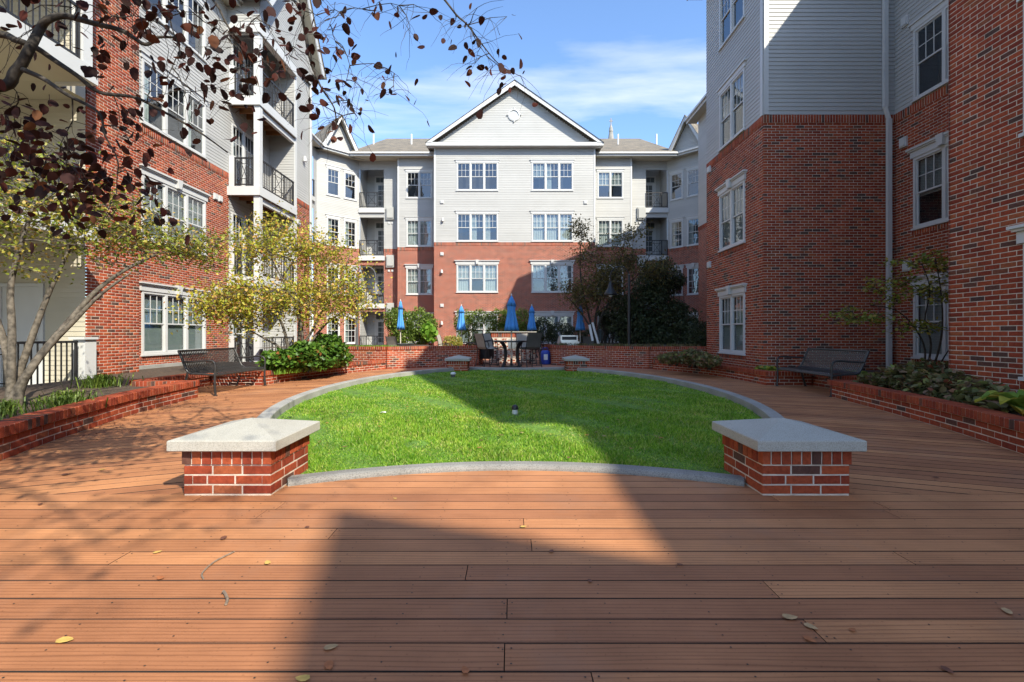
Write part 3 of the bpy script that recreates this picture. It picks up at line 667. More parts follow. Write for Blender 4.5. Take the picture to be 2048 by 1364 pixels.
# ---------------------------------------------------------------- windows
_wm = {}
def wmesh(key, fn, mat):
    if key not in _wm:
        mb = MB(); fn(mb); _wm[key] = mb.mesh(key[0], mat)
    return _wm[key]
def window(root, F, sc_, z, w, h, lights=3, head='plain', grid='top', fill='dark', name='window'):
    """one window: frame part with sub-parts; local x along the wall, -y outward, z from the sill"""
    fw, mw = 0.065, 0.09
    lw = (w - 2 * fw - (lights - 1) * mw) / lights
    xs = [-w / 2 + fw + i * (lw + mw) for i in range(lights)]; zm = h * 0.49; sr = 0.032
    def frame(mb):
        mb.box(-w / 2, -w / 2 + fw, -0.03, 0.05, 0, h); mb.box(w / 2 - fw, w / 2, -0.03, 0.05, 0, h)
        mb.box(-w / 2 + fw, w / 2 - fw, -0.03, 0.05, h - fw, h); mb.box(-w / 2 + fw, w / 2 - fw, -0.03, 0.05, 0, 0.05)
        for x in xs[:-1]: mb.box(x + lw, x + lw + mw, -0.032, 0.05, 0.05, h - fw)
        for x in xs:
            mb.box(x, x + lw, 0.0, 0.045, zm - 0.018, zm + 0.018)
            for a, b, y0, y1, c, d in ((x, x + sr, 0.0, 0.03, zm + 0.018, h - fw), (x + lw - sr, x + lw, 0.0, 0.03, zm + 0.018, h - fw), (x + sr, x + lw - sr, 0.0, 0.03, h - fw - sr, h - fw),
                                       (x, x + sr, 0.015, 0.045, 0.05, zm - 0.018), (x + lw - sr, x + lw, 0.015, 0.045, 0.05, zm - 0.018), (x + sr, x + lw - sr, 0.015, 0.045, 0.05, 0.05 + sr)):
                mb.box(a, b, y0, y1, c, d)
    def bars(mb):
        t = 0.009
        for x in xs:
            for half in (0, 1):
                if half == 0 and grid != 'full': continue
                c, d = (0.05 + sr, zm - 0.018) if half == 0 else (zm + 0.018, h - fw - sr); y0, y1 = (0.02, 0.034) if half == 0 else (0.006, 0.02)
                a, b = x + sr, x + lw - sr
                for i in (1, 2): q = a + (b - a) * i / 3; mb.box(q - t, q + t, y0, y1, c, d)
                q = (c + d) / 2; mb.box(a, b, y0 + 0.002, y1 - 0.002, q - t, q + t)
    rz = R(F.deg); key = (round(w, 3), round(h, 3), lights)
    loc = Vector(F(sc_, 0, z)) - root.location
    fo = link(name, wmesh(('window_frame', *key), frame, M['trim']), root, loc, (0, 0, rz))
    link('muntin', wmesh(('muntin', *key, grid), bars, M['trim']), fo)
    for i, x in enumerate(xs):
        for half in (0, 1):
            c, d = (0.05 + sr, zm - 0.018) if half == 0 else (zm + 0.018, h - fw - sr); y = 0.03 if half == 0 else 0.015
            link('pane', wmesh(('pane', *key, half), lambda mb: mb.face([(-lw / 2 + sr, 0, c), (lw / 2 - sr, 0, c), (lw / 2 - sr, 0, d), (-lw / 2 + sr, 0, d)]), M['glass']), fo, (x + lw / 2, y, 0))
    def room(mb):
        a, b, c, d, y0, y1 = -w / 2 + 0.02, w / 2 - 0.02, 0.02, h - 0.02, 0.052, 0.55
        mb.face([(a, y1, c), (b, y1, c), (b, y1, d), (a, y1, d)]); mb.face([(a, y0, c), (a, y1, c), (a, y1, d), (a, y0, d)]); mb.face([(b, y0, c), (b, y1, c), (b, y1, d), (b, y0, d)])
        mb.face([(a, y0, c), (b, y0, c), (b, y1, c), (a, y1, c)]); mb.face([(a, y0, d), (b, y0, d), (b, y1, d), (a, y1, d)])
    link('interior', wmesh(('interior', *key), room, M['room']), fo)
    def slats(x, zb):
        def f(mb):
            q = h - fw - 0.02
            while q > zb:
                mb.face([(x + 0.01, 0.088, q), (x + lw - 0.01, 0.088, q), (x + lw - 0.01, 0.075, q - 0.031), (x + 0.01, 0.075, q - 0.031)]); q -= 0.03
        return f
    def drape(x, fr):
        def f(mb):
            N = 14; p = [(x + lw * fr * i / N, 0.12 + 0.018 * math.sin(i * 2.3)) for i in range(N + 1)]
            for a, b in zip(p, p[1:]): mb.face([(*a, 0.05), (*b, 0.05), (*b, h - fw), (*a, h - fw)])
        return f
    for i, x in enumerate(xs):
        f = fill if isinstance(fill, str) else fill[i % len(fill)]
        if f == 'blind': link('blind', wmesh(('blind', *key, i, 'f'), slats(x, 0.07), M['blind']), fo)
        elif f == 'half': link('blind', wmesh(('blind', *key, i, 'h'), slats(x, h * 0.45), M['blind']), fo)
        elif f == 'curtain': link('curtain', wmesh(('curtain', *key, i), drape(x, 1.0), M['curtain']), fo)
        elif f == 'part': link('curtain', wmesh(('curtain', *key, i, 'p'), drape(x, 0.45), M['curtain']), fo)
    if head == 'key':
        def lint(mb):
            a = w / 2 + 0.06
            mb.box(-a, a, -0.05, 0.02, h, h + 0.15); mb.box(-a - 0.03, a + 0.03, -0.085, 0.02, h + 0.15, h + 0.185); mb.box(-a - 0.06, a + 0.06, -0.115, 0.02, h + 0.185, h + 0.225)
            P = [(-0.06, -0.13, h - 0.002), (0.06, -0.13, h - 0.002), (0.095, -0.14, h + 0.245), (-0.095, -0.14, h + 0.245)]
            Q = [(x, 0.02, z_) for x, _, z_ in P]; mb.face(P); mb.face(Q[::-1])
            for i in range(4): mb.face([P[i], Q[i], Q[(i + 1) % 4], P[(i + 1) % 4]])
        link('lintel', wmesh(('lintel', *key), lint, M['trim']), fo)
    elif head == 'plain':
        def cap_(mb):
            a = w / 2 + 0.05; mb.box(-a, a, -0.042, 0.02, h, h + 0.13); mb.box(-a - 0.05, a + 0.05, -0.075, 0.02, h + 0.13, h + 0.165)
        link('head_trim', wmesh(('head_trim', *key), cap_, M['trim']), fo)
    def sill_(mb): mb.box(-w / 2 - 0.03, w / 2 + 0.03, -0.06, 0.02, -0.045, 0)
    link('sill', wmesh(('sill', *key), sill_, M['trim']), fo)
    return fo
SILL = [0.58, 3.60, 6.62, 9.64]; WH = 1.66; BTOP = 6.56; EAVE = 12.15
def ops_of(wins): return [(s - w / 2, s + w / 2, z, z + h) for s, z, w, h in wins]

def facade(root, F, s0, s1, wins, near, top=EAVE, btop=BTOP, bricks=None, extra_ops=(), mat_sid='siding', soldier=True, zb=-0.05):
    """brick below btop, lapped siding above; wins: dicts"""
    ops = [(w['s'] - w['w'] / 2, w['s'] + w['w'] / 2, w['z'], w['z'] + w.get('h', WH)) for w in wins] + list(extra_ops)
    if btop > zb:
        mb = MB(); wall_cells(mb, F, s0, s1, zb, min(btop, top), ops, -0.004 if near else 0.0)
        mb.build('brick_wall', M['mortar' if near else 'brick_far'], root)
        if near:
            e = 0.0
            bricks += running(F, s0 + e, s1 - e, 0.0, btop - 0.205, ops)
            bricks += soldiers(F, s0 + e, s1 - e, btop - 0.2, 0.2, 0.012, 0.07, ops)
            mb = MB(); wall_cells(mb, F, s0, s1, btop - 0.2, btop, ops, 0.008)
            for a, b, c, d in [o_ for o_ in ops if o_[3] < btop and o_[2] > 0.2]:
                bricks += soldiers(F, a - 0.06, b + 0.06, c - 0.155, 0.105, 0.014, 0.07); wall_cells(mb, F, a - 0.06, b + 0.06, c - 0.155, c - 0.05, [], 0.010)
            tag(mb.build('mortar_band', M['mortar'], root), kind='stuff')
        else:
            mb = MB(); n = int((s1 - s0) / 0.0677)
            st = (s1 - s0) / n
            for p, q in subtract(s0, s1, ops, btop - 0.2, btop):
                s = p
                while s < q - 0.02: mb.box(s + 0.004, min(s + st - 0.010, q), -0.02, -0.013 + 0.026, btop - 0.2, btop - 0.004, lambda a, b_, c: F(a, -b_ * 0 + b_, c)); s += st
            o_ = mb.build('soldier_course', M['brickj'], root); o_['kind'] = 'stuff'
            mb = MB(); wall_cells(mb, F, s0, s1, btop - 0.2, btop, ops, 0.009); mb.build('mortar_band', M['mortar'], root)
    if top > btop:
        mb = MB(); siding(mb, F, max(btop, zb), top, (s0, s1), ops, 0.0)
        wb = MB(); wall_cells(wb, F, s0, s1, max(btop, zb), top, ops, -0.004); wb.build('sheathing', M['siding'], root)
        o_ = mb.build('siding', M[mat_sid], root); o_['kind'] = 'stuff'
    for w in wins:
        window(root, F, w['s'], w['z'], w['w'], w.get('h', WH), w.get('n', 3), w.get('head', 'key' if w['z'] + 0.3 < btop else 'plain'), w.get('grid', 'top'), w.get('fill', 'dark'))
def corner(root, F, s, z0, z1, w=0.1):
    mb = MB(); mb.box(s - w / 2, s + w / 2, -0.02, 0.026, z0, z1, lambda a, b, c: F(a, b, c)); mb.build('corner_trim', M['trim'], root)
def eave(root, F, s0, s1, z=EAVE, ov=0.45):
    mb = MB(); T = lambda a, b, c: F(a, b, c)
    mb.box(s0, s1, -0.05, ov, z, z + 0.03, T); mb.build('soffit', M['soffit'], root)
    mb = MB(); mb.box(s0, s1, ov + 0.002, ov + 0.03, z - 0.03, z + 0.2, T); mb.build('fascia', M['trim'], root)
    mb = MB(); mb.box(s0, s1, ov + 0.033, ov + 0.13, z + 0.09, z + 0.19, T); mb.build('gutter', M['trim'], root)
def railing(root, F, s0, s1, z, h=1.0, o=0.0, panel=True, single=False):
    T = lambda a, b, c: F(a, b, c); mb = MB()
    mb.box(s0, s1, o - 0.028, o + 0.028, z + h - 0.045, z + h, T); mb.box(s0, s1, o - 0.016, o + 0.016, z + 0.07, z + 0.105, T)
    for s in (s0 + 0.02, s1 - 0.02): mb.box(s - 0.02, s + 0.02, o - 0.02, o + 0.02, z, z + h - 0.045, T)
    mid = (s0 + s1) / 2; pw = min(0.42, (s1 - s0) * 0.22); a, b = mid - pw, mid + pw
    if panel:
        for s in (a, b): mb.box(s - 0.017, s + 0.017, o - 0.017, o + 0.017, z + 0.105, z + h - 0.045, T)
        z0, z1 = z + 0.115, z + h - 0.05; zc = (z0 + z1) / 2
        for p, q in (((a, z0), (b, z1)), ((a, z1), (b, z0))): mb.tube([F(p[0], o, p[1]), F(q[0], o, q[1])], 0.011, 4)
        for zz in (z0 + (z1 - z0) * 0.2, z1 - (z1 - z0) * 0.2): mb.box(a, b, o - 0.009, o + 0.009, zz - 0.009, zz + 0.009, T)
        for s in (a + pw * 0.45, b - pw * 0.45): mb.box(s - 0.009, s + 0.009, o - 0.012, o + 0.012, z0, z1, T)
    bal = []
    s = s0 + 0.115
    while s < s1 - 0.06:
        if not (panel and a - 0.04 < s < b + 0.04): bal.append(s)
        s += 0.115
    if not single:
        for s in bal: mb.box(s - 0.009, s + 0.009, o - 0.009, o + 0.009, z + 0.105, z + h - 0.045, T)
    r = mb.build('railing', M['rail'], root)
    if single:
        for s in bal:
            m2 = MB(); m2.box(s - 0.010, s + 0.010, o - 0.010, o + 0.010, z + 0.105, z + h - 0.045, T); m2.build('baluster', M['rail'], r)
    return r
def slabbox(root, name, mat, x0, x1, y0, y1, z0, z1):
    mb = MB(); mb.box(x0, x1, y0, y1, z0, z1); return mb.build(name, M[mat], root)
def door(root, F, s, z, w=0.9, h=2.05, glazed=True, transom=True):
    T = lambda a, b, c: F(a, b, c); mb = MB(); e = 0.07; H = h + (0.42 if transom else 0)
    mb.box(s - w / 2 - e, s - w / 2, 0, 0.05, z, z + H + e, T); mb.box(s + w / 2, s + w / 2 + e, 0, 0.05, z, z + H + e, T); mb.box(s - w / 2, s + w / 2, 0, 0.05, z + H, z + H + e, T)
    mb.box(s - w / 2, s + w / 2, 0, 0.045, z + h, z + h + 0.05, T) if transom else None
    mb.box(s - w / 2 + 0.005, s + w / 2 - 0.005, 0.004, 0.03, z + 0.01, z + h - 0.005, T)
    d = mb.build('door', M['trim'], root)
    if glazed:
        for i in range(2):
            for j in range(4):
                m2 = MB(); a = s - 0.26 + i * 0.27; c = z + 0.55 + j * 0.35; m2.box(a, a + 0.24, 0.031, 0.036, c, c + 0.31, T); m2.build('pane', M['tglass'], d)
    if transom:
        for i in range(3):
            m2 = MB(); a = s - w / 2 + 0.03 + i * (w - 0.04) / 3; m2.box(a, a + w / 3 - 0.04, 0.01, 0.02, z + h + 0.07, z + h + 0.38, T); m2.build('pane', M['tglass'], d)
    m2 = MB(); m2.lathe([(0.0, 0), (0.025, 0.01), (0.028, 0.03), (0.0, 0.045)], F(s + w / 2 - 0.08, 0.06, z + 0.98), 8); m2.build('handle', M['steel'], d)
def wbox(root, F, s, z, w, h, d=0.06, name='wall_vent', mat='trim'):
    mb = MB(); T = lambda a, b, c: F(a, b, c)
    mb.box(s - w / 2, s + w / 2, 0.0, d * 0.7, z - h / 2, z + h / 2, T); mb.box(s - w * 0.38, s + w * 0.38, d * 0.7, d, z - h * 0.38, z + h * 0.38, T); mb.build(name, M[mat], root)
def wlight(root, F, s, z):
    mb = MB(); c = F(s, 0.1, z); mb.tube([F(s, 0, z + 0.1), F(s, 0.1, z + 0.1)], 0.02, 6); mb.lathe([(0.05, -0.12), (0.075, -0.1), (0.06, 0.05), (0.03, 0.1)], c, 10); mb.build('wall_lamp', M['trim'], root)
def roof_quad(root, pts, name='roof', mat='shingle'):
    mb = MB(); a, b, c, d = [Vector(p) for p in pts]; ul = (b - a).length; vl = (d - a).length
    mb.face([a, b, c, d], [(0, 0), (ul, 0), (ul, vl), (0, vl)]); return mb.build(name, M[mat], root)
def gable(root, F, sc_, hw, z0, za, o, depth, mat='siding', vent=None, rake=0.2, wall=True):
    """triangular gable: rakes, siding triangle and the roof behind it; o = outward offset of the rake"""
    if wall:
        mb = MB(); w = hw - 0.45 * (hw / 5.5)
        siding(mb, F, z0 + 0.02, za - 0.2, lambda z: (sc_ - w * (za - 0.2 - z) / (za - 0.2 - z0), sc_ + w * (za - 0.2 - z) / (za - 0.2 - z0)), (), 0.002)
        mb.face([F(sc_ - w, -0.002, z0), F(sc_ + w, -0.002, z0), F(sc_, -0.002, za - 0.2)])
        o_ = mb.build('gable_siding', M[mat], root); o_['kind'] = 'stuff'
    for sg in (-1, 1):
        mb = MB(); P = [(sc_ + sg * hw, z0), (sc_, za), (sc_, za - rake * 1.35), (sc_ + sg * (hw - rake * 1.6), z0)]
        A = [F(s, o, z) for s, z in P]; Bk = [F(s, o - 0.05, z) for s, z in P]; mb.face(A); mb.face(Bk[::-1])
        for i in range(4): mb.face([A[i], Bk[i], Bk[(i + 1) % 4], A[(i + 1) % 4]])
        mb.build('rake_board', M['trim'], root)
        a, b = F(sc_ + sg * (hw + 0.03), o + 0.05, z0 - 0.02), F(sc_, o + 0.05, za + 0.03); c, d = F(sc_, -depth, za + 0.03), F(sc_ + sg * (hw + 0.03), -depth, z0 - 0.02)
        roof_quad(root, [a, d, c, b])
        mb = MB(); mb.face([F(sc_ + sg * (hw - 0.04), o - 0.02, z0 - 0.0), F(sc_, o - 0.02, za - 0.05), F(sc_, 0, za - 0.05), F(sc_ + sg * (hw - 0.04), 0, z0)]); mb.build('rake_soffit', M['soffit'], root)
def pipe(root, F, s, z0, z1, o=0.08, r=0.045, name='downspout'):
    mb = MB(); T = lambda a, b, c: F(a, b, c); mb.box(s - r, s + r, o - 0.035, o + 0.035, z0, z1, T); mb.build(name, M['trim'], root)

# ---------------------------------------------------------------- the gabled building across the court
FB = thing('apartment_building', 'four-storey brick and white-sided apartment block with wide front gable and round vent', 'building', (0.15, 28.2, 0))
GY, WY, SY = 28.2, 29.8, 30.35
Fg, Fw, Fs = Fr(0, GY, 0), Fr(0, WY, 0), Fr(0, SY, 0)
gx0, gx1 = -4.63, 4.95
fills = [['blind', 'blind', 'blind'], ['curtain', 'half', 'curtain'], ['dark', 'part', 'part'], ['dark', 'dark', 'dark']]
fillr = [['blind', 'blind', 'blind'], ['half', 'dark', 'part'], ['curtain', 'curtain', 'curtain'], ['half', 'part', 'dark']]
wins = [dict(s=(954.5 - 1024) / FPX * GY, z=SILL[k], w=2.46, fill=fills[k]) for k in range(4)] + [dict(s=(1104.5 - 1024) / FPX * GY, z=SILL[k], w=2.46, fill=fillr[k]) for k in range(4)]
facade(FB, Fg, gx0, gx1, wins, False)
for s, F_, d in ((gx0, Fg, 0.05), (gx1, Fg, -0.05)): corner(FB, F_, s + d, BTOP, EAVE)
# gable side returns
for x, deg in ((gx0, -90), (gx1, 90)):
    Fq = Fr(x, GY + 0.8, deg); facade(FB, Fq, -0.78, 0.78, [], False)
wl_ = [dict(s=(838.5 - 1024) / FPX * WY, z=SILL[k], w=1.62, n=2, fill=['half', 'curtain', 'curtain', 'dark'][k]) for k in range(4)]
wr_ = [dict(s=(1220.5 - 1024) / FPX * WY, z=SILL[k], w=1.62, n=2, fill=['blind', 'dark', 'curtain', 'half'][k]) for k in range(4)]
wx0, wx1 = (795 - 1024) / FPX * WY, (1264 - 1024) / FPX * WY
facade(FB, Fw, wx0, gx0 + 0.02, wl_, False); facade(FB, Fw, gx1 - 0.02, wx1, wr_, False)
corner(FB, Fw, wx0 + 0.05, BTOP, EAVE); corner(FB, Fw, wx1 - 0.05, BTOP, EAVE)
for x, deg in ((wx0, -90), (wx1, 90)): facade(FB, Fr(x, (WY + SY) / 2, deg), -(SY - WY) / 2, (SY - WY) / 2, [], False)
# strips with balcony recesses
bx0, bx1, cx0, cx1 = -9.72, -8.18, 8.55, 9.92
for lo, hi, a, b in ((-9.75, wx0, bx0, bx1), (wx1, 9.95, cx0, cx1)):
    ops = [(a, b, 0.05, 2.55)] + [(a, b, 3.05 * k - 0.0, 3.05 * k + 2.45) for k in (1, 2, 3)]
    facade(FB, Fs, lo, hi, [], False, extra_ops=ops)
    Fb = Fr(0, SY + 1.5, 0)
    mb = MB(); siding(mb, Fb, 0, EAVE, (a - 0.1, b + 0.1)); o_ = mb.build('siding', M['siding'], FB); o_['kind'] = 'stuff'
    for x, deg in ((a, 90), (b, -90)):
        mb = MB(); siding(mb, Fr(x, SY + 0.75, deg), 0, EAVE, (-0.74, 0.76)); o_ = mb.build('siding', M['siding'], FB); o_['kind'] = 'stuff'
    for k in range(4):
        z = 3.05 * k
        if k: slabbox(FB, 'balcony_slab', 'trim', a - 0.06, b + 0.06, SY - 0.12, SY + 1.52, z - 0.3, z)
        door(FB, Fb, (a + b) / 2 + (0.25 if a < 0 else -0.1), z, 0.85)
        railing(FB, Fs, a, b, z, 1.0, 0.05)
    sx = bx1 + 0.42 if a < 0 else cx0 - 0.3
    for k in range(1, 5):
        zz = 3.05 * k - 0.35 if k < 4 else 0
        if k < 4:
            wbox(FB, Fs, sx, zz, 0.52, 0.78, 0.18, 'equipment_box', 'trim_grey')
            for q in (0.62, 0.78): wbox(FB, Fs, sx - 0.1 + (q - 0.62) * 1.4, zz - 0.6, 0.14, 0.14, 0.05)
for s, z in ((-0.0 + (1028 - 1024) / FPX * GY, 14.1),):
    mb = MB(); ring = [(0.36, 0), (0.36, 0.06), (0.28, 0.08), (0.28, 0.03), (0.0, 0.03)]
    for i in range(24):
        t0, t1 = 2 * math.pi * i / 24, 2 * math.pi * (i + 1) / 24
        for (r0, o0), (r1, o1) in zip(ring, ring[1:]):
            mb.face([Fg(s + r0 * math.cos(t0), o0, z + r0 * math.sin(t0)), Fg(s + r0 * math.cos(t1), o0, z + r0 * math.sin(t1)), Fg(s + r1 * math.cos(t1), o1, z + r1 * math.sin(t1)), Fg(s + r1 * math.cos(t0), o1, z + r1 * math.sin(t0))])
    for a in (0, math.pi / 2, math.pi, -math.pi / 2):
        mb.tube([Fg(s + 0.29 * math.cos(a), 0.05, z + 0.29 * math.sin(a)), Fg(s + 0.43 * math.cos(a), 0.06, z + 0.43 * math.sin(a))], 0.04, 6)
    mb.build('round_vent', M['trim'], FB)
gc = (gx0 + gx1) / 2
gable(FB, Fg, gc, 5.2, EAVE + 0.18, 15.95, 0.42, 10.5)
mb = MB(); mb.box(gc - 5.2, gc + 5.2, -0.02, 0.40, EAVE, EAVE + 0.2, lambda a, b, c: Fg(a, b, c)); mb.build('cornice', M['trim'], FB)
for a, b in ((-10.0, gx0 + 0.1), (gx1 - 0.1, 10.2)):
    eave(FB, Fw, a, b); roof_quad(FB, [(a, WY - 0.55, EAVE + 0.2), (b, WY - 0.55, EAVE + 0.2), (b, 38, 16.75), (a, 38, 16.75)])
slabbox(FB, 'soffit', 'soffit', -9.9, wx0 + 0.05, WY - 0.1, SY + 0.1, EAVE + 0.002, EAVE + 0.028); slabbox(FB, 'soffit', 'soffit', wx1 - 0.05, 10.1, WY - 0.1, SY + 0.1, EAVE + 0.002, EAVE + 0.028)
for x, y in ((747, 262), (823, 262), (1236, 262), (1313, 262)):
    p = PX(x, 284, 33.6); mb = MB(); mb.tube([(p.x, p.y, 14.3), (p.x, p.y, 15.25)], 0.06, 8); mb.build('vent_pipe', M['white'], FB)
for x, y in ((884, 404), (884, 508), (884, 611), (1171, 405)): wbox(FB, Fg, (x - 1024) / FPX * GY, EYE + (HORIZ - y) * GY / FPX, 0.2, 0.2, 0.07)
for x, y in ((884, 543), (884, 646), (886, 440), (1167, 515)): wlight(FB, Fg, (x - 1024) / FPX * GY, EYE + (HORIZ - y) * GY / FPX)
# splayed corner walls
for sg in (-1, 1):
    x0, y0 = (9.93, SY) if sg > 0 else (-9.75, SY)
    F45 = Fr(x0, y0, -45 if sg > 0 else 45); L = 2.75
    a, b = (0, L) if sg > 0 else (-L, 0)
    ws = []
    for k in range(4):
        for q in (0.42, 0.74) if False else (0.62, 1.72): ws.append(dict(s=(q if sg > 0 else -q), z=SILL[k] - 0.05, w=0.82, n=1, grid='full' if k < 3 else 'top', fill=('part' if k in (0, 2) else 'dark')))
    facade(FB, F45, a, b, ws, False)
    eave(FB, F45, a - 0.25, b + 0.25)
    gable(FB, F45, (a + b) / 2, 1.25, EAVE + 0.2, EAVE + 2.35, 0.45, 4.0, rake=0.16)
    x1, y1 = F45(b if sg > 0 else a, 0, 0)[:2]
    Fp = Fr(x1, 0, -90 if sg > 0 else 90)
    s0, s1 = (-y1, -16) if sg > 0 else (20.4, y1)
    bal = [(y1 - 2.1, y1 - 0.45)]
    ops = [((-(y1 - 0.45), -(y1 - 2.1)) if sg > 0 else (y1 - 2.1, y1 - 0.45)) + (3.05 * k + 0.02, 3.05 * k + 2.4) for k in range(4)]
    facade(FB, Fp, s0, s1, [], False, extra_ops=ops)
    eave(FB, Fp, s0 - 0.2, s1)
    o0, o1 = ops[0][0], ops[0][1]
    for k in range(4):
        z = 3.05 * k
        mb = MB(); T = lambda a_, b_, c_: Fp(a_, b_, c_); mb.box(o0 - 0.05, o1 + 0.05, -1.5, 0.12, z - 0.25, z, T); mb.build('balcony_slab', M['trim'], FB)
        railing(FB, Fp, o0, o1, z, 1.0, 0.05)
        mb = MB(); wall_cells(mb, Fp, o0 - 0.1, o1 + 0.1, z, z + 2.7, [], -1.5); mb.build('recess_wall', M['siding'], FB)
    roof_quad(FB, [Fp(s0 - 0.3, 0.55, EAVE + 0.2), Fp(s1, 0.55, EAVE + 0.2), Fp(s1, -6, 16.2), Fp(s0 - 0.3, -6, 16.2)])

# ---------------------------------------------------------------- the sunlit building on the planter with the yellow trees
LBd = thing('apartment_building', 'sunlit brick and white-sided apartment block with stacked corner balconies and tall brick pier', 'building', (-9.6, 12, 0))
LB_br = []
Fl = Fr(-9.6, 0, 90)
wins = [dict(s=13.58, z=SILL[k], w=2.56, fill=['blind', 'blind', ['part', 'dark', 'part'], 'dark'][k]) for k in range(4)]
facade(LBd, Fl, 11.0, 16.12, wins, True, bricks=LB_br)
eave(LBd, Fl, 11.3, 16.2)
Ft = Fr(-8.9, 0, 90); facade(LBd, Ft, 9.95, 11.34, [], True, btop=12.4, top=12.4, bricks=LB_br)
mb = MB(); wall_cells(mb, Fr(0, 11.33, 180), 8.9, 9.62, 0, 12.4, []); mb.build('brick_wall', M['brick_far'], LBd)
slabbox(LBd, 'roof_slab', 'trim', -12, -8.75, 9.9, 11.5, 12.42, 12.6)
# wing past the balconies
Fwg = Fr(-8.6, 0, 90); facade(LBd, Fwg, 18.8, 20.25, [], True, bricks=LB_br)
corner(LBd, Fwg, 18.86, 0, EAVE, 0.16); corner(LBd, Fwg, 20.2, BTOP, EAVE)
mb = MB(); siding(mb, Fr(0, 18.8, 0), 0, EAVE, (-9.7, -8.62)); o_ = mb.build('siding', M['siding'], LBd); o_['kind'] = 'stuff'
mb = MB(); wall_cells(mb, Fr(0, 20.26, 180), 8.6, 11.2, 0, EAVE, []); mb.build('end_wall', M['siding'], LBd)
# wall behind the balconies
facade(LBd, Fl, 16.12, 18.85, [dict(s=17.0, z=3.05 * k + 0.05, w=1.5, n=2, h=2.2, head='none', fill='part') for k in range(4)], True, bricks=[], btop=-1)
for k in range(1, 4):
    z = 3.05 * k
    slabbox(LBd, 'balcony_trim', 'trim', -9.65, -8.5, 16.0, 16.06, z - 0.3, z); slabbox(LBd, 'balcony_trim', 'trim', -8.56, -8.5, 16.062, 18.8, z - 0.3, z)
    slabbox(LBd, 'balcony_deck', 'wood', -9.59, -8.565, 16.065, 18.79, z - 0.09, z - 0.02)
    for i in range(6): slabbox(LBd, 'joist', 'wood', -9.59, -8.57, 16.25 + i * 0.45, 16.3 + i * 0.45, z - 0.28, z - 0.092)
    slabbox(LBd, 'beam', 'trim', -8.72, -8.6, 16.1, 18.79, z - 0.5, z - 0.302)
for k in range(4):
    z = 3.05 * k
    zt = z + 3.05 - (0.3 if k < 3 else 0.9)
    slabbox(LBd, 'post', 'trim', -8.74, -8.54, 16.07, 16.27, z, zt); slabbox(LBd, 'post', 'trim', -9.58, -9.4, 16.07, 16.2, z, z + 1.05)
    railing(LBd, Fr(0, 16.1, 0), -9.4, -8.75, z, 1.0, 0.0); railing(LBd, Fr(-8.6, 0, 90), 16.28, 18.7, z, 1.0, 0.0)
slabbox(LBd, 'header_beam', 'trim', -9.6, -8.5, 16.0, 16.2, 11.3, 11.65); slabbox(LBd, 'header_beam', 'trim', -8.72, -8.5, 16.205, 18.8, 11.3, 11.65)
Fgb = Fr(-8.5, 0, 90); gable(LBd, Fgb, 18.2, 2.45, 12.2, 15.6, 0.4, 4.0)
mb = MB(); siding(mb, Fgb, 11.65, 12.3, (16.0, 20.2)); o_ = mb.build('siding', M['siding'], LBd); o_['kind'] = 'stuff'
mb = MB(); siding(mb, Fr(0, 16.0, 0), 11.65, 13.5, (-9.6, -8.5)); o_ = mb.build('siding', M['siding'], LBd); o_['kind'] = 'stuff'
pipe(LBd, Fwg, 20.12, 0, 12.1)
wlight(LBd, Fwg, 19.5, 8.3)
for z in (2.55, 5.55): wbox(LBd, Fl, 15.35, z, 0.2, 0.2, 0.06); wbox(LBd, Fl, 15.6, z, 0.2, 0.2, 0.06)
wbox(LBd, Fwg, 19.1, 5.6, 0.22, 0.22, 0.07)
slabbox(LBd, 'ledge', 'concrete' if 'concrete' in M else 'trim', -9.58, -9.4, 11.4, 14.6, 0.05, 0.3)
# patio recess with balconies nearer the deck
Fpw = Fr(0, 9.95, 0)
mb = MB(); siding(mb, Fpw, -0.05, 12.3, (-11.9, -8.93)); o_ = mb.build('siding', M['siding_warm_bounce'], LBd); o_['kind'] = 'stuff'
door(LBd, Fpw, -10.25, 0.0, 0.8, 2.1, False, False)
facade(LBd, Fr(-11.9, 0, 90), -6, 9.95, [dict(s=7.6, z=3.05 * k + 0.3, w=1.7, n=2, head='none', fill='half') for k in range(4)], False, mat_sid='siding_warm_bounce', btop=-1)
for k in range(1, 4):
    z = 3.05 * k + 0.17
    slabbox(LBd, 'balcony_trim', 'trim', -8.16, -8.1, 5.5, 9.3, z - 0.3, z); slabbox(LBd, 'balcony_trim', 'trim', -8.9, -8.163, 9.24, 9.3, z - 0.3, z)
    slabbox(LBd, 'soffit', 'soffit', -11.9, -8.165, 5.5, 9.9 if False else 9.235, z - 0.25, z - 0.03)
    if k > 1: slabbox(LBd, 'post', 'trim', -8.36, -8.14, 9.02, 9.22, z, z + 2.75)
    railing(LBd, Fr(-8.2, 0, 90), 5.6, 9.0, z, 1.05, 0.0)
    slabbox(LBd, 'soffit', 'soffit', -11.9, -8.92, 9.24, 9.93, z - 0.25, z - 0.03)
railing(LBd, Fr(-8.75, 0, 90), 6.0, 9.55, -0.02, 1.0, 0.0, single=True)
mb = MB(); 
P = [(-8.95, 9.62), (-8.66, 9.62), (-8.66, 9.92), (-8.95, 9.92)]
mb.box(-8.93, -8.68, 9.66, 9.92, -0.05, 1.0); mb.box(-8.97, -8.64, 9.6, 9.925, 1.002, 1.05); mb.build('rail_post', M['trim'], LBd)
slabbox(LBd, 'patio_slab', 'cap', -11.9, -8.6, 2.0, 9.93, -0.06, 0.02)
emit_bricks(LBd, LB_br)

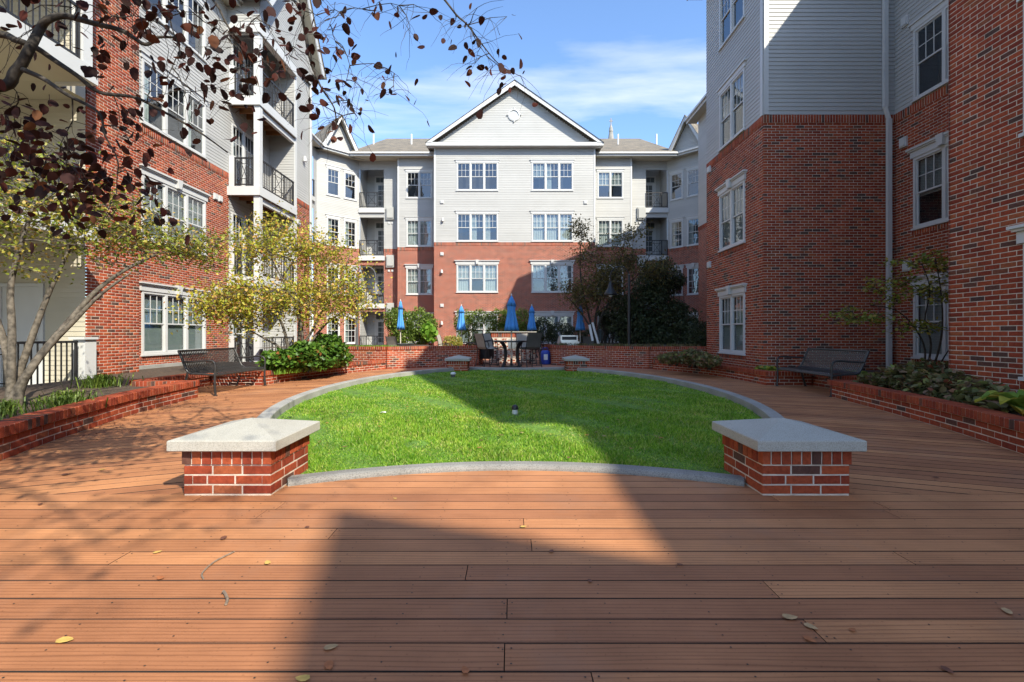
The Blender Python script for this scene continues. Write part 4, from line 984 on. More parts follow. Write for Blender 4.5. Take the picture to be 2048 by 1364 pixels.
# ---------------------------------------------------------------- the shaded building on the other side
RB = thing('apartment_building', 'shaded brick apartment block with projecting bays, white siding above and a white downspout', 'building', (6.3, 12, 0))
RB_br = []
F1 = Fr(6.25, 0, -90)      # s = -y
facade(RB, F1, -15.25, -11.812, [dict(s=-13.5, z=SILL[k], w=1.53, n=2, fill=['blind', 'blind', 'half', 'dark'][k]) for k in range(4)], True, bricks=RB_br)
F2 = Fr(0, 11.8, 0); facade(RB, F2, 6.25, 9.53, [], True, bricks=RB_br)
corner(RB, F2, 6.31, BTOP, EAVE, 0.11); corner(RB, F1, -11.87, BTOP, EAVE, 0.11)
F3 = Fr(9.5, 0, -90); facade(RB, F3, -11.82, -6.9, [dict(s=-10.42, z=SILL[k], w=1.6, n=2, fill=['blind', 'half', 'dark', 'dark'][k]) for k in range(4)], True, bricks=RB_br)
F4 = Fr(6.36, 0, -90); facade(RB, F4, -6.9, -1.9, [dict(s=-5.12, z=SILL[k], w=1.53, n=2, fill='blind') for k in range(4)], True, bricks=RB_br)
for F_, a, b in ((Fr(0, 6.91, 180), -9.5, -6.35), (Fr(0, 1.9, 0), 6.37, 9.5), (Fr(0, 15.26, 180), -9.5, -6.25)): facade(RB, F_, a, b, [], False)
facade(RB, Fr(9.5, 0, -90), -24.2, -15.27, [], False); facade(RB, Fr(10.1, 0, -90), -1.88, 21.0, [], False); facade(RB, Fr(9.2, 0, -90), -1.88, 5.0, [], False); facade(RB, Fr(0, -5.0, 0), 9.22, 10.2, [], False); facade(RB, Fr(0, 24.2, 180), -16, -9.5, [], False)
facade(RB, Fr(0, -21.0, 0), 9.5, 16, [], False)
for z in (5.75,): wbox(RB, F3, -11.5, z, 0.2, 0.24, 0.07)
wbox(RB, F3, -11.45, 8.65, 0.2, 0.24, 0.07); wbox(RB, F3, -11.4, 2.75, 0.22, 0.26, 0.07)
for z in (6.3, 3.3): wbox(RB, F1, -15.0, z, 0.2, 0.2, 0.07)
T = lambda a, b, c: F2(a, b, c)
mb = MB(); mb.box(9.26, 9.36, 0.03, 0.11, 0.15, 6.42, T); mb.box(9.17, 9.27, 0.03, 0.11, 6.7, 12.1, T)
mb.tube([F2(9.31, 0.07, 6.40), F2(9.22, 0.07, 6.72)], 0.055, 6); mb.build('downspout', M['trim'], RB)
# roofs: eaves, hipped bays and the two big gables that shade the court
for F_, a, b in ((F1, -15.7, -11.4), (F4, -7.3, -1.5)):
    eave(RB, F_, a, b); ya, yb = -b, -a; x = F_.x - 0.5; rx = 9.6
    roof_quad(RB, [(x, ya, EAVE + 0.2), (x, yb, EAVE + 0.2), (rx, yb - 1.5, 13.6), (rx, ya + 1.5, 13.6)])
    roof_quad(RB, [(x, ya, EAVE + 0.2), (rx, ya + 1.5, 13.6), (14, ya + 1.5, 13.6), (14, ya, EAVE + 0.2)]); roof_quad(RB, [(x, yb, EAVE + 0.2), (rx, yb - 1.5, 13.6), (14, yb - 1.5, 13.6), (14, yb, EAVE + 0.2)])
Fm = Fr(9.5, 0, -90); eave(RB, Fm, -24.6, -15.3, EAVE - 0.15); eave(RB, Fm, -11.8, -6.9, 11.8, 0.3); eave(RB, Fr(10.1, 0, -90), -1.9, 21.4, 11.65)
roof_quad(RB, [(9.6, -21.4, 11.8), (9.6, 1.0, 11.8), (16, 1.0, 15.2), (16, -21.4, 15.2)])
roof_quad(RB, [(9.1, 1.0, 11.95), (9.1, 24.6, EAVE), (16, 24.6, 15.2), (16, 1.0, 15.2)])
roof_quad(RB, [(23, -21.4, EAVE), (23, 24.6, EAVE), (16, 24.6, 15.2), (16, -21.4, 15.2)])
Fg1 = Fr(9.2, 0, -90); gable(RB, Fg1, -0.15, 5.5, EAVE, 16.8, 0.35, 7)
gable(RB, Fm, -17.0, 5.7, EAVE, 16.5, 0.2, 7)
facade(RB, Fr(9.55, 0, -90), 10.3, 15.2, [], False, top=11.8); mb = MB(); mb.face([(9.55, -10.3, 11.8), (9.55, -10.3, 14.25), (9.55, -15.2, 11.8)]); mb.build('gable_wall', M['siding'], RB)
roof_quad(RB, [(9.45, -10.2, 14.3), (9.45, -15.2, 11.85), (13.8, -15.2, 10.9), (13.8, -10.2, 11.9)])
mb = MB(); mb.face([(9.55, -10.3, 11.0), (13.6, -10.3, 11.0), (13.6, -10.3, 11.95), (9.55, -10.3, 14.22)]); mb.build('gable_wall', M['siding'], RB)
facade(RB, Fr(0, -10.3, 180), -10.2, -9.55, [], False)
emit_bricks(RB, RB_br)
# church spire beyond the roofs
p = PX(1222, 272, 85); SP = thing('church_spire', 'distant slim stone church spire with cross above the roof ridge', 'spire', (p.x, 85, 0))
mb = MB(); mb.box(p.x - 2.2, p.x + 2.2, 82.8, 87.2, -0.1, 30); mb.build('tower', M['spire'], SP)
mb = MB(); mb.lathe([(1.6, 30), (0.62, 35.2), (0.45, 36.6), (0.34, 37.2), (0.40, 37.35), (0.30, 38.0), (0.09, 38.6)], (p.x, 85, 0), 8); mb.build('steeple', M['spire'], SP)
mb = MB(); mb.box(p.x - 0.08, p.x + 0.08, 84.9, 85.1, 38.5, 39.7); mb.box(p.x - 0.3, p.x + 0.3, 84.93, 85.07, 39.15, 39.3); mb.build('cross', M['spire'], SP)
# ---------------------------------------------------------------- trees and shrubs
def leaf_template(kind):
    if kind == 'oval':
        pts = [(0, 0, 0), (0.30, 0.16, 0.02), (0.34, 0.45, 0.03), (0.22, 0.78, 0.01), (0, 1.0, -0.05), (-0.22, 0.78, 0.01), (-0.34, 0.45, 0.03), (-0.30, 0.16, 0.02), (0, 0.5, -0.03)]
        f = [(0, 1, 8), (1, 2, 8), (2, 3, 8), (3, 4, 8), (4, 5, 8), (5, 6, 8), (6, 7, 8), (7, 0, 8)]
    elif kind == 'big':
        pts = [(0, 0, 0), (0.36, 0.25, 0.05), (0.30, 0.68, 0.02), (0, 1.0, -0.12), (-0.30, 0.68, 0.02), (-0.36, 0.25, 0.05), (0, 0.45, -0.04)]
        f = [(0, 1, 6), (1, 2, 6), (2, 3, 6), (3, 4, 6), (4, 5, 6), (5, 0, 6)]
    elif kind == 'needle': pts = [(-0.09, 0, 0), (0.09, 0, 0), (0, 1, 0)]; f = [(0, 1, 2)]
    else:
        pts = [(0, 0, 0), (0.30, 0.45, 0.05), (0, 1.0, -0.04), (-0.30, 0.45, 0.05)]; f = [(0, 1, 2), (0, 2, 3)]
    return np.array(pts), np.array(f)
def leaves(name, centers, size, mat, parent, kind='diamond', flat=0.5, droop=0.0, root=None, var=0.35):
    """flat 1: leaves lie level; 0: any direction"""
    C = np.asarray(centers, dtype=float); n = len(C); P, F = leaf_template(kind)
    yaw = rng.random(n) * 2 * np.pi; pitch = rng.normal(0, 1, n) * (1 - flat) * 1.1 - droop; roll = rng.normal(0, 1, n) * (1 - flat) * 1.2 + rng.normal(0, 0.25, n)
    s = size * (1 - var / 2 + var * rng.random(n))
    q = P[None] * s[:, None, None]; q = q - np.array([0, 0.5, 0]) * s[:, None, None]
    x, y, z = q[..., 0], q[..., 1], q[..., 2]
    cr_, sr_ = np.cos(roll)[:, None], np.sin(roll)[:, None]; x, z = x * cr_ + z * sr_, -x * sr_ + z * cr_
    cp, sp = np.cos(pitch)[:, None], np.sin(pitch)[:, None]; y, z = y * cp - z * sp, y * sp + z * cp
    cy, sy = np.cos(yaw)[:, None], np.sin(yaw)[:, None]; x, y = x * cy - y * sy, x * sy + y * cy
    V = np.stack([x, y, z], -1) + C[:, None, :]
    r = parent
    while r.parent: r = r.parent
    V = V.reshape(-1, 3) - np.array(r.location)
    FF = (F[None] + (np.arange(n) * len(P))[:, None, None]).reshape(-1, 3)
    return link(name, np_mesh(name, V, FF, mat), parent)
def blob(c, r, n, shell=0.45):
    """points in an ellipsoid, denser toward the outside, lumpy"""
    d = rng.normal(0, 1, (n, 3)); d /= np.linalg.norm(d, axis=1)[:, None]
    rad = (shell + (1 - shell) * rng.random(n) ** 0.6); lump = 1 + 0.14 * np.sin(d[:, 0] * 5 + c[0] * 3) * np.cos(d[:, 2] * 6 + c[1]) + 0.08 * np.sin(d[:, 1] * 11)
    return np.array(c) + d * (rad * lump)[:, None] * np.array(r)
def tree(name, label, base, stems, blobs, leaf, size, bark, nt=130, lp=26, spread=0.17, flat=0.6, r0=0.06, group=None, kind='diamond', extra=None, twig=0.006, layer=0.4):
    t = thing(name, label, 'tree', base, group); mb = MB(); nodes = []
    for st in stems:
        pts = smooth3(st); n = len(pts)
        rad = [max(twig * 1.6, (st_r := r0) * (1 - 0.8 * i / (n - 1))) for i in range(n)]
        mb.tube(pts, rad, 7); nodes += [(p, rad[i]) for i, p in enumerate(pts) if i > n * 0.25]
    tr = mb.build('trunk', bark, t, smooth=True)
    tw = MB(); tips = []; ends = []
    for c, r, w in blobs: ends += [Vector(p) for p in blob(c, r, max(3, int(nt * w)), 0.25)]
    NP = [p for p, _ in nodes]
    ends.sort(key=lambda e: min((e - q).length for q in NP[::3]))
    for e in ends:
        i = min(range(len(NP)), key=lambda k: (NP[k] - e).length + 0.35 * max(0, NP[k].z - e.z)); a = NP[i]; d = e - a; L = d.length
        if L < 0.05: continue
        mid = a + d * 0.5 + Vector((jit(0.12), jit(0.12), 0.10)) * L; q = [a, a + (mid - a) * 0.5 + Vector((jit(.03), jit(.03), jit(.03))) * L, mid, mid + (e - mid) * 0.55 + Vector((jit(.04), jit(.04), jit(.03))) * L, e]
        rr = min(nodes[i][1] * 0.6, 0.012 + 0.012 * L); tw.tube(q, [max(twig, rr * (1 - 0.2 * k)) for k in range(5)], 4, False)
        NP += q[2:]; nodes += [(x, max(twig, rr * 0.6)) for x in q[2:]]
        for k in range(3):
            f = q[3] + Vector((jit(1), jit(1), jit(0.5))) * spread * 1.6; tw.tube([q[3 if k else 2], f], twig * 0.7, 3, False); tips.append(f)
        tips += [q[3], e, e]
    tag(tw.build('branch', bark, t), kind='stuff')
    pts = []
    per = lp / 6
    for p in tips:
        m = rng.poisson(per); pts += [(p.x + rng.normal(0, spread), p.y + rng.normal(0, spread), p.z + rng.normal(0, spread * layer)) for _ in range(m)]
    if extra is not None: pts += list(extra)
    leaves('crown', pts, size, leaf, t, kind, flat, 0.15)
    return t
def smooth3(pts, n=5):
    P = [Vector(p) for p in pts]; out = []
    for i in range(len(P) - 1):
        p0, p1, p2, p3 = P[max(i - 1, 0)], P[i], P[i + 1], P[min(i + 2, len(P) - 1)]
        for k in range(n):
            t = k / n; out.append(0.5 * ((2 * p1) + (p2 - p0) * t + (2 * p0 - 5 * p1 + 4 * p2 - p3) * t * t + (3 * p1 - p0 - 3 * p2 + p3) * t ** 3))
    out.append(P[-1]); return out
def shrub(name, label, cat, base, blobs, n, size, mat, kind='diamond', flat=0.35, group=None, stems=5, shell=0.5):
    t = thing(name, label, cat, base, group); pts = []; mb = MB(); tot = sum(r[0] * r[1] * r[2] for _, r in blobs) if False else sum((r[0] * r[2]) for _, r in blobs)
    for c, r in blobs:
        pts.append(blob(c, r, int(n * r[0] * r[2] / tot), shell))
        for _ in range(stems): 
            e = Vector(c) + Vector((jit(0.7) * r[0], jit(0.7) * r[1], jit(0.5) * r[2])); b = Vector((c[0] + jit(0.3) * r[0], c[1] + jit(0.3) * r[1], base[2]))
            mb.tube([b, (b + e) / 2 + Vector((jit(.1), jit(.1), 0)) * r[0], e], [0.02, 0.014, 0.006], 5, False)
    pts = np.concatenate(pts); pts = pts[pts[:, 2] > base[2] + 0.01]
    tag(mb.build('stem', M['bark_dark'], t), kind='stuff'); leaves('foliage', pts, size, mat, t, kind, flat, 0.1); return t

# multi-stemmed tree in the near sunlit planter
b = Vector((-6.1, 5.85, 0.2))
st = [[b + Vector((-.1, 0, -.05)), PX(22, 771, 5.85), PX(24, 661, 5.9), PX(22, 570, 6.0), PX(45, 480, 6.0), PX(70, 400, 6.1), PX(90, 330, 6.2)],
      [b + Vector((.02, .1, -.05)), PX(33, 771, 5.95), PX(55, 698, 6.1), PX(92, 599, 6.3), PX(112, 555, 6.4), PX(150, 480, 6.6), PX(200, 420, 6.8)],
      [b + Vector((.12, -.1, -.05)), PX(40, 780, 5.75), PX(73, 720, 5.9), PX(147, 632, 6.2), PX(190, 584, 6.4), PX(240, 546, 6.6), PX(310, 510, 6.9), PX(380, 490, 7.2)],
      [b + Vector((.0, -.15, -.05)), PX(60, 740, 5.8), PX(100, 690, 6.0), PX(150, 640, 6.1), PX(200, 590, 6.2), PX(262, 545, 6.3)],
      [b + Vector((-.15, .1, -.05)), PX(12, 700, 6.0), PX(-20, 600, 6.2), PX(-40, 500, 6.3), PX(-30, 400, 6.3)]]
bl = [(tuple(PX(70, 430, 6.2)), (0.75, 0.7, 0.75), 0.26), (tuple(PX(190, 440, 6.6)), (0.75, 0.6, 0.55), 0.26), (tuple(PX(300, 480, 6.9)), (0.8, 0.6, 0.30), 0.22), (tuple(PX(30, 330, 6.2)), (0.7, 0.6, 0.6), 0.12), (tuple(PX(390, 500, 7.1)), (0.45, 0.5, 0.32), 0.10), (tuple(PX(-60, 450, 6.1)), (0.7, 0.7, 0.8), 0.14)]
tree('young_tree', 'multi-stemmed young tree with leaning grey trunk and sparse lime leaves by the black railing', b, st, bl, M['leaf_lime'], 0.056, M['bark'], 270, 30, 0.18, 0.45, 0.055)
# yellow tree behind the sunlit bench
b = PX(588, 735, 11.6); b.z = 0.2
def q(x, y, d): return PX(x, y, d)
st = [[b, q(600, 700, 11.6), q(625, 660, 11.7), q(650, 610, 11.8), q(680, 560, 12.0), q(700, 510, 12.2)],
      [b + Vector((.1, .1, 0)), q(605, 690, 11.5), q(600, 640, 11.4), q(575, 580, 11.3), q(545, 520, 11.2), q(530, 470, 11.2)],
      [b + Vector((-.1, 0, 0)), q(575, 690, 11.4), q(560, 640, 11.3), q(520, 590, 11.0), q(470, 560, 10.8), q(430, 570, 10.7)],
      [b + Vector((.15, -.1, 0)), q(612, 700, 11.7), q(650, 650, 12.0), q(690, 620, 12.2), q(725, 590, 12.3)],
      [b + Vector((0, .15, 0)), q(598, 680, 11.8), q(600, 620, 12.0), q(610, 540, 12.1), q(620, 480, 12.2)],
      [b + Vector((-.15, .1, 0)), q(565, 700, 11.6), q(525, 675, 11.6), q(490, 655, 11.4)]]
bl = [(tuple(q(490, 605, 11.1)), (1.0, 0.9, 0.62), 0.34), (tuple(q(600, 600, 11.6)), (1.0, 0.9, 0.55), 0.24), (tuple(q(690, 595, 12.1)), (0.7, 0.8, 0.55), 0.20), (tuple(q(520, 495, 11.3)), (0.75, 0.6, 0.35), 0.14), (tuple(q(620, 500, 12.0)), (1.0, 0.7, 0.30), 0.16), (tuple(q(430, 615, 10.9)), (0.35, 0.5, 0.4), 0.08), (tuple(q(560, 455, 11.6)), (0.6, 0.5, 0.35), 0.07), (tuple(q(665, 530, 12.1)), (0.7, 0.6, 0.4), 0.08)]
tree('small_tree', 'small spreading tree with golden yellow leaves behind the sunlit bench', b, st, bl, M['leaf_yellow'], 0.078, M['bark'], 290, 38, 0.21, 0.38, 0.045, layer=0.85)
# small tree in the shaded notch
b = Vector((7.95, 9.15, 0.21))
st = [[b, q(1862, 690, 9.1), q(1850, 640, 9.1), q(1860, 580, 9.0), q(1845, 530, 9.0)], [b + Vector((.08, 0, 0)), q(1880, 690, 9.0), q(1885, 630, 8.9), q(1880, 570, 8.8), q(1870, 515, 8.7)],
      [b + Vector((-.08, 0, 0)), q(1850, 700, 9.2), q(1825, 650, 9.3), q(1790, 620, 9.4), q(1740, 610, 9.5)], [b + Vector((.1, -.1, 0)), q(1885, 720, 9.0), q(1905, 690, 8.8)]]
bl = [(tuple(q(1730, 635, 9.5)), (0.50, 0.4, 0.20), 0.2), (tuple(q(1790, 580, 9.3)), (0.5, 0.4, 0.28), 0.2), (tuple(q(1850, 540, 9.0)), (0.5, 0.5, 0.35), 0.3), (tuple(q(1830, 660, 9.1)), (0.35, 0.35, 0.2), 0.12), (tuple(q(1885, 590, 8.8)), (0.3, 0.4, 0.4), 0.18)]
tree('sapling', 'slender sapling with yellow-green leaves in front of the white downspout', b, st, bl, M['leaf_lime'], 0.085, M['bark_dark'], 75, 22, 0.11, 0.6, 0.022)
# purple-leaved tree reaching in over the deck from beside the camera
b = Vector((-4.75, 1.35, 0.1)); D = 2.75
fork = Vector((-4.0, 1.75, 2.15))
st = [[b, Vector((-4.6, 1.4, 0.9)), Vector((-4.35, 1.55, 1.6)), fork],
      [fork, Vector((-3.5, 2.2, 2.35)), q(-30, 175, 2.65), q(31, 142, 2.7), q(58, 99, 2.7), q(80, 58, 2.75), q(95, 40, 2.75), q(129, 32, 2.8), q(185, 46, 2.8), q(246, 62, 2.85), q(290, 89, 2.85), q(314, 75, 2.9), q(351, 75, 2.9)],
      [fork, Vector((-3.4, 2.3, 2.65)), q(-20, 66, 2.8), q(31, 80, 2.8), q(71, 95, 2.85), q(108, 120, 2.9), q(154, 151, 2.9), q(200, 185, 2.95), q(270, 195, 3.0), q(330, 225, 3.05), q(400, 265, 3.1), q(455, 305, 3.1)],
      [q(46, 139, 2.7), q(86, 157, 2.7), q(132, 188, 2.7), q(197, 225, 2.7), q(209, 268, 2.72), q(231, 308, 2.75)],
      [fork, Vector((-3.3, 1.4, 3.3)), Vector((-2.2, 1.5, 4.0)), Vector((-1.2, 2.2, 4.0)), q(560, -60, 3.6), q(600, 20, 3.5), q(618, 110, 3.4), q(640, 170, 3.4), q(668, 215, 3.4), q(672, 250, 3.4)],
      [Vector((-1.2, 2.2, 4.0)), q(420, -60, 3.2), q(440, 20, 3.2), q(470, 80, 3.2), q(490, 150, 3.2), q(500, 195, 3.25)],
      [Vector((-1.2, 2.2, 4.0)), Vector((-0.6, 2.9, 4.1)), q(860, -60, 3.7), q(905, 20, 3.7), q(935, 50, 3.7), q(965, 90, 3.7), q(1000, 130, 3.7), q(1040, 152, 3.75)],
      [fork, Vector((-3.2, 0.6, 3.2)), Vector((-2.2, -0.6, 4.3)), Vector((-0.8, -1.6, 5.0)), Vector((0.5, -2.6, 5.4))],
      [fork, Vector((-4.2, 1.2, 3.6)), Vector((-3.8, 0.2, 5.0)), Vector((-2.8, -1.0, 6.0))],
      [fork, Vector((-3.2, 1.9, 3.6)), Vector((-2.4, 2.5, 4.4)), Vector((-1.4, 3.0, 5.0))],
      [Vector((-2.2, -0.6, 4.3)), Vector((-0.6, -1.4, 5.6)), Vector((1.2, -2.4, 6.2)), Vector((2.6, -3.4, 6.3))]]
cl = [(20, 90, 5), (60, 60, 6), (40, 200, 7), (30, 260, 12), (70, 275, 12), (120, 290, 13), (60, 330, 14), (130, 350, 12), (180, 372, 16), (232, 392, 14), (90, 400, 10), (150, 305, 9), (15, 340, 8), (265, 345, 2), (230, 30, 12), (262, 20, 9), (200, 20, 7), (130, 22, 3), (50, 28, 5), (300, 40, 5), (340, 22, 5), (362, 105, 8), (322, 50, 4), (300, 182, 1), (335, 155, 2), (372, 185, 5), (402, 200, 3), (240, 250, 5), (282, 272, 5), (430, 40, 6), (400, 25, 4), (460, 60, 8), (475, 92, 8), (500, 70, 6), (520, 30, 6), (482, 120, 6), (502, 160, 5), (490, 195, 5), (545, 60, 6), (572, 90, 5), (592, 110, 5), (560, 130, 2), (610, 15, 6), (640, 35, 4), (668, 25, 6), (690, 30, 2), (655, 60, 3), (675, 95, 5), (692, 105, 3), (740, 20, 3), (752, 30, 2), (815, 15, 3), (820, 55, 1), (860, 25, 2), (910, 45, 2), (932, 50, 3), (945, 72, 2), (955, 15, 3), (965, 88, 1), (1014, 33, 1), (950, 127, 3), (986, 130, 7), (1002, 142, 4), (1012, 152, 3), (1040, 150, 1), (705, 150, 2), (690, 172, 3), (722, 175, 1), (686, 200, 4), (702, 206, 2), (716, 236, 3), (668, 242, 2), (660, 252, 3), (692, 256, 2), (779, 140, 3), (796, 152, 3), (788, 182, 1), (777, 190, 1), (620, 205, 4), (642, 180, 1), (615, 160, 3)]
def purple():
    t = thing('purple_leaf_tree', 'purple-leaved tree with dark bare twigs hanging over the deck', 'tree', b)
    mb = MB(); nodes = []; R0 = [0.09, 0.034, 0.024, 0.015, 0.020, 0.011, 0.012, 0.05, 0.04, 0.03, 0.04]
    for s_, r in zip(st, R0):
        p = smooth3(s_, 5); n = len(p); rad = [r * (1 - 0.82 * i / (n - 1)) if r < 0.08 else r * (1 - 0.3 * i / (n - 1)) for i in range(n)]; mb.tube(p, rad, 7); nodes += [(x, rad[i]) for i, x in enumerate(p)]
    mb.build('trunk', M['bark_dark'], t, smooth=True)
    tw = MB(); pts = []; NP = [p for p, _ in nodes if p.y > 0.5]
    for x, y, n in cl:
        d = 2.62 + 0.4 * random.random() + (0.5 if x > 560 else 0) + (0.25 if x > 850 else 0) + (0.2 if 380 < x < 560 else 0); e = PX(x, y, d)
        i = min(range(len(NP)), key=lambda k: (NP[k] - e).length + 0.6 * max(0, e.z - NP[k].z)); a = NP[i]; dv = e - a; L = dv.length
        mid = a + dv * 0.55 + Vector((jit(.08), jit(.08), 0.10)) * L
        tw.tube([a, a + (mid - a) * .5 + Vector((jit(.04), jit(.04), jit(.04))) * L, mid, e], [0.0045, 0.0036, 0.0028, 0.0016], 4, False); NP += [mid, (mid + e) / 2]
        for o0, ln in ((mid, 0.30), (e, 0.30), (e, 0.22), (mid, 0.22)):
            dr = Vector((jit(1), jit(0.6), jit(0.5) - 0.1)).normalized(); q4 = [o0]
            for k in range(5): dr = (dr + Vector((jit(.35), jit(.35), jit(.3) - 0.16))).normalized(); q4.append(q4[-1] + dr * ln * random.uniform(.16, .26))
            tw.tube(q4, [0.002, 0.0018, 0.0015, 0.0013, 0.0011, 0.0008], 3, False)
            if x > 600 and random.random() < .5: continue
            if random.random() < .65: pts.append(tuple(q4[-1] + Vector((0, 0, -0.02))))
        sp = 0.035 if n < 3 else 0.065
        if n >= 3: n = int(n * (3.2 if x < 300 and y > 225 else 2.1 if x < 600 else 1.25)); sp = 0.13 if x < 600 else 0.07
        for _ in range(n): pts.append((e.x + rng.normal(0, sp), e.y + rng.normal(0, sp * 1.6), e.z + rng.normal(0, sp * 0.9) - 0.015))
    for c, r, n in (((-2.2, -0.2, 4.6), (1.6, 1.4, 1.1), 40), ((-0.3, -1.9, 5.1), (1.4, 1.2, 0.9), 20), ((-3.3, 0.6, 5.2), (1.2, 1.3, 1.0), 30), ((-1.8, 2.6, 4.9), (1.1, 0.8, 0.6), 40), ((-2.4, 1.6, 3.8), (1.0, 0.8, 0.45), 120), ((-1.2, 1.0, 3.9), (0.9, 0.8, 0.5), 110), ((1.9, -2.9, 6.1), (1.3, 0.9, 0.7), 26)):
        for e in blob(c, r, n, 0.3):
            e = Vector(e); i = min(range(len(nodes)), key=lambda k: (nodes[k][0] - e).length); a = nodes[i][0]; mid = (a + e) / 2 + Vector((jit(.1), jit(.1), .1))
            tw.tube([a, mid, e], [0.010, 0.007, 0.003], 4, False); nodes.append((mid, 0.007))
            for _ in range(3):
                f = e + Vector((jit(1), jit(1), jit(.6))) * 0.4; tw.tube([mid, f], [0.004, 0.002], 3, False)
                for _ in range(int(rng.poisson(3.0))): pts.append((f.x + rng.normal(0, .12), f.y + rng.normal(0, .12), f.z + rng.normal(0, .08)))
    tag(tw.build('branch', M['bark_dark'], t), kind='stuff')
    leaves('crown', pts, 0.060, M['leaf_purple'], t, 'oval', 0.2, 0.5, var=0.75)
purple()
# dark evergreen and bare brownish tree behind the tall shaded wall
b = Vector((3.75, 21.2, 0.65))
st = [[b, q(1190, 640, 21.2), q(1205, 590, 21.2), q(1235, 540, 21.4), q(1250, 480, 21.5)], [b + Vector((-.1, 0, 0)), q(1180, 640, 21.2), q(1165, 580, 21), q(1160, 520, 21), q(1165, 450, 21)],
      [b + Vector((.1, .1, 0)), q(1200, 640, 21.6), q(1230, 590, 22), q(1275, 550, 22), q(1300, 510, 22)], [b, q(1178, 650, 21), q(1150, 610, 20.8), q(1130, 590, 20.7)]]
bl = [(tuple(q(1170, 590, 21)), (0.95, 0.9, 0.75), 0.28), (tuple(q(1215, 560, 21.2)), (0.9, 0.9, 0.8), 0.28), (tuple(q(1180, 510, 21)), (0.7, 0.7, 0.6), 0.1), (tuple(q(1250, 520, 21.5)), (0.9, 0.8, 0.7), 0.20), (tuple(q(1160, 460, 21)), (0.35, 0.4, 0.4), 0.06), (tuple(q(1262, 470, 21.5)), (0.8, 0.6, 0.5), 0.06), (tuple(q(1320, 545, 22)), (0.8, 0.7, 0.5), 0.12)]
tree('ornamental_tree', 'thin airy brownish tree with bare top twigs behind the tall shaded wall', b, st, bl, M['leaf_brown'], 0.11, M['bark_dark'], 230, 30, 0.2, 0.3, 0.06, layer=1.0, twig=0.01)
ev = []
for x, y, d, rx, rz in ((1300, 620, 22.5, 1.4, 1.5), (1350, 650, 21.8, 1.1, 1.0), (1265, 660, 22, 1.0, 0.8), (1315, 560, 23, 1.1, 1.1), (1240, 620, 22.6, 0.8, 1.0), (1370, 672, 21, 0.8, 0.5), (1330, 680, 21.5, 1.3, 0.6)): ev.append((tuple(PX(x, y, d)), (rx, 1.1, rz)))
for _ in range(26):
    c0, r0_ = random.choice(ev[:7]); a_ = random.uniform(0, 6.28); ev.append(((c0[0] + r0_[0] * math.cos(a_) * .95, c0[1] + jit(.6), max(0.9, c0[2] + r0_[2] * math.sin(a_) * .95)), (random.uniform(.2, .42), .35, random.uniform(.18, .4))))
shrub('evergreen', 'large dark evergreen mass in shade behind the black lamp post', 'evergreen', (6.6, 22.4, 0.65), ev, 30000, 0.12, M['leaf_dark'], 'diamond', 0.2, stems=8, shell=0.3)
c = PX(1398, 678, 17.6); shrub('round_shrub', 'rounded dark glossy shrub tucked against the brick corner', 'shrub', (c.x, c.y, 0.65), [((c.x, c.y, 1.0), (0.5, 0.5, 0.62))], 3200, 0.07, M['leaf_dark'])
# hedges behind the patio
hb = [(tuple(PX(x, y, 21.0)), (rx, 0.6, rz)) for x, y, rx, rz in ((800, 650, 0.55, 0.8), (835, 648, 0.55, 0.75), (858, 655, 0.40, 0.65), (785, 640, 0.35, 0.55), (820, 678, 0.9, 0.45))]
shrub('hedge', 'leafy green clipped hedge behind the umbrella by the wall box', 'hedge', (-4.6, 21, 0), hb, 7500, 0.10, M['leaf_green'])
hb = [(tuple(PX(x, y, 25.2)), (rx, 0.5, rz)) for x, y, rx, rz in ((925, 645, 0.5, 0.75), (955, 637, 0.65, 0.5), (1000, 637, 0.75, 0.55), (1045, 640, 0.7, 0.6), (1000, 668, 0.8, 0.7), (1050, 672, 0.7, 0.7), (945, 675, 0.35, 0.6))]
shrub('hedge', 'tall green hedge with gaps screening the ground-floor windows below the gable', 'hedge', (-0.5, 25.2, 0), hb, 9500, 0.10, M['leaf_green'])
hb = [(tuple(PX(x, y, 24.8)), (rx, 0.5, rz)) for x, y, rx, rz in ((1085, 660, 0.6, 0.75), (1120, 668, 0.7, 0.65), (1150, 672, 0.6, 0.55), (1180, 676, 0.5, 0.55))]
shrub('hedge', 'darker low hedge trailing off toward the steel grill', 'hedge', (2.6, 24.8, 0), hb, 5500, 0.10, M['leaf_dark'])
c = PX(858, 665, 20.2); pt = thing('potted_plant', 'bright lime broad-leaved plant in a dark pot beside the hedge', 'plant', (c.x, c.y, 0))
mb = MB(); mb.lathe([(0.16, 0.6), (0.2, 0.62), (0.25, 0.95), (0.27, 0.98), (0.22, 0.97)], (c.x, c.y, -0.6), 14); mb.build('pot', M['ceramic'], pt)
mb = MB(); mb.tube([(c.x, c.y, 0.3), (c.x, c.y, 1.3)], [0.03, 0.012], 6); mb.build('stem', M['bark'], pt)
leaves('foliage', blob((c.x, c.y, 1.15), (0.36, 0.35, 0.45), 110, 0.4), 0.24, M['leaf_bright'], pt, 'big', 0.4, 0.4)
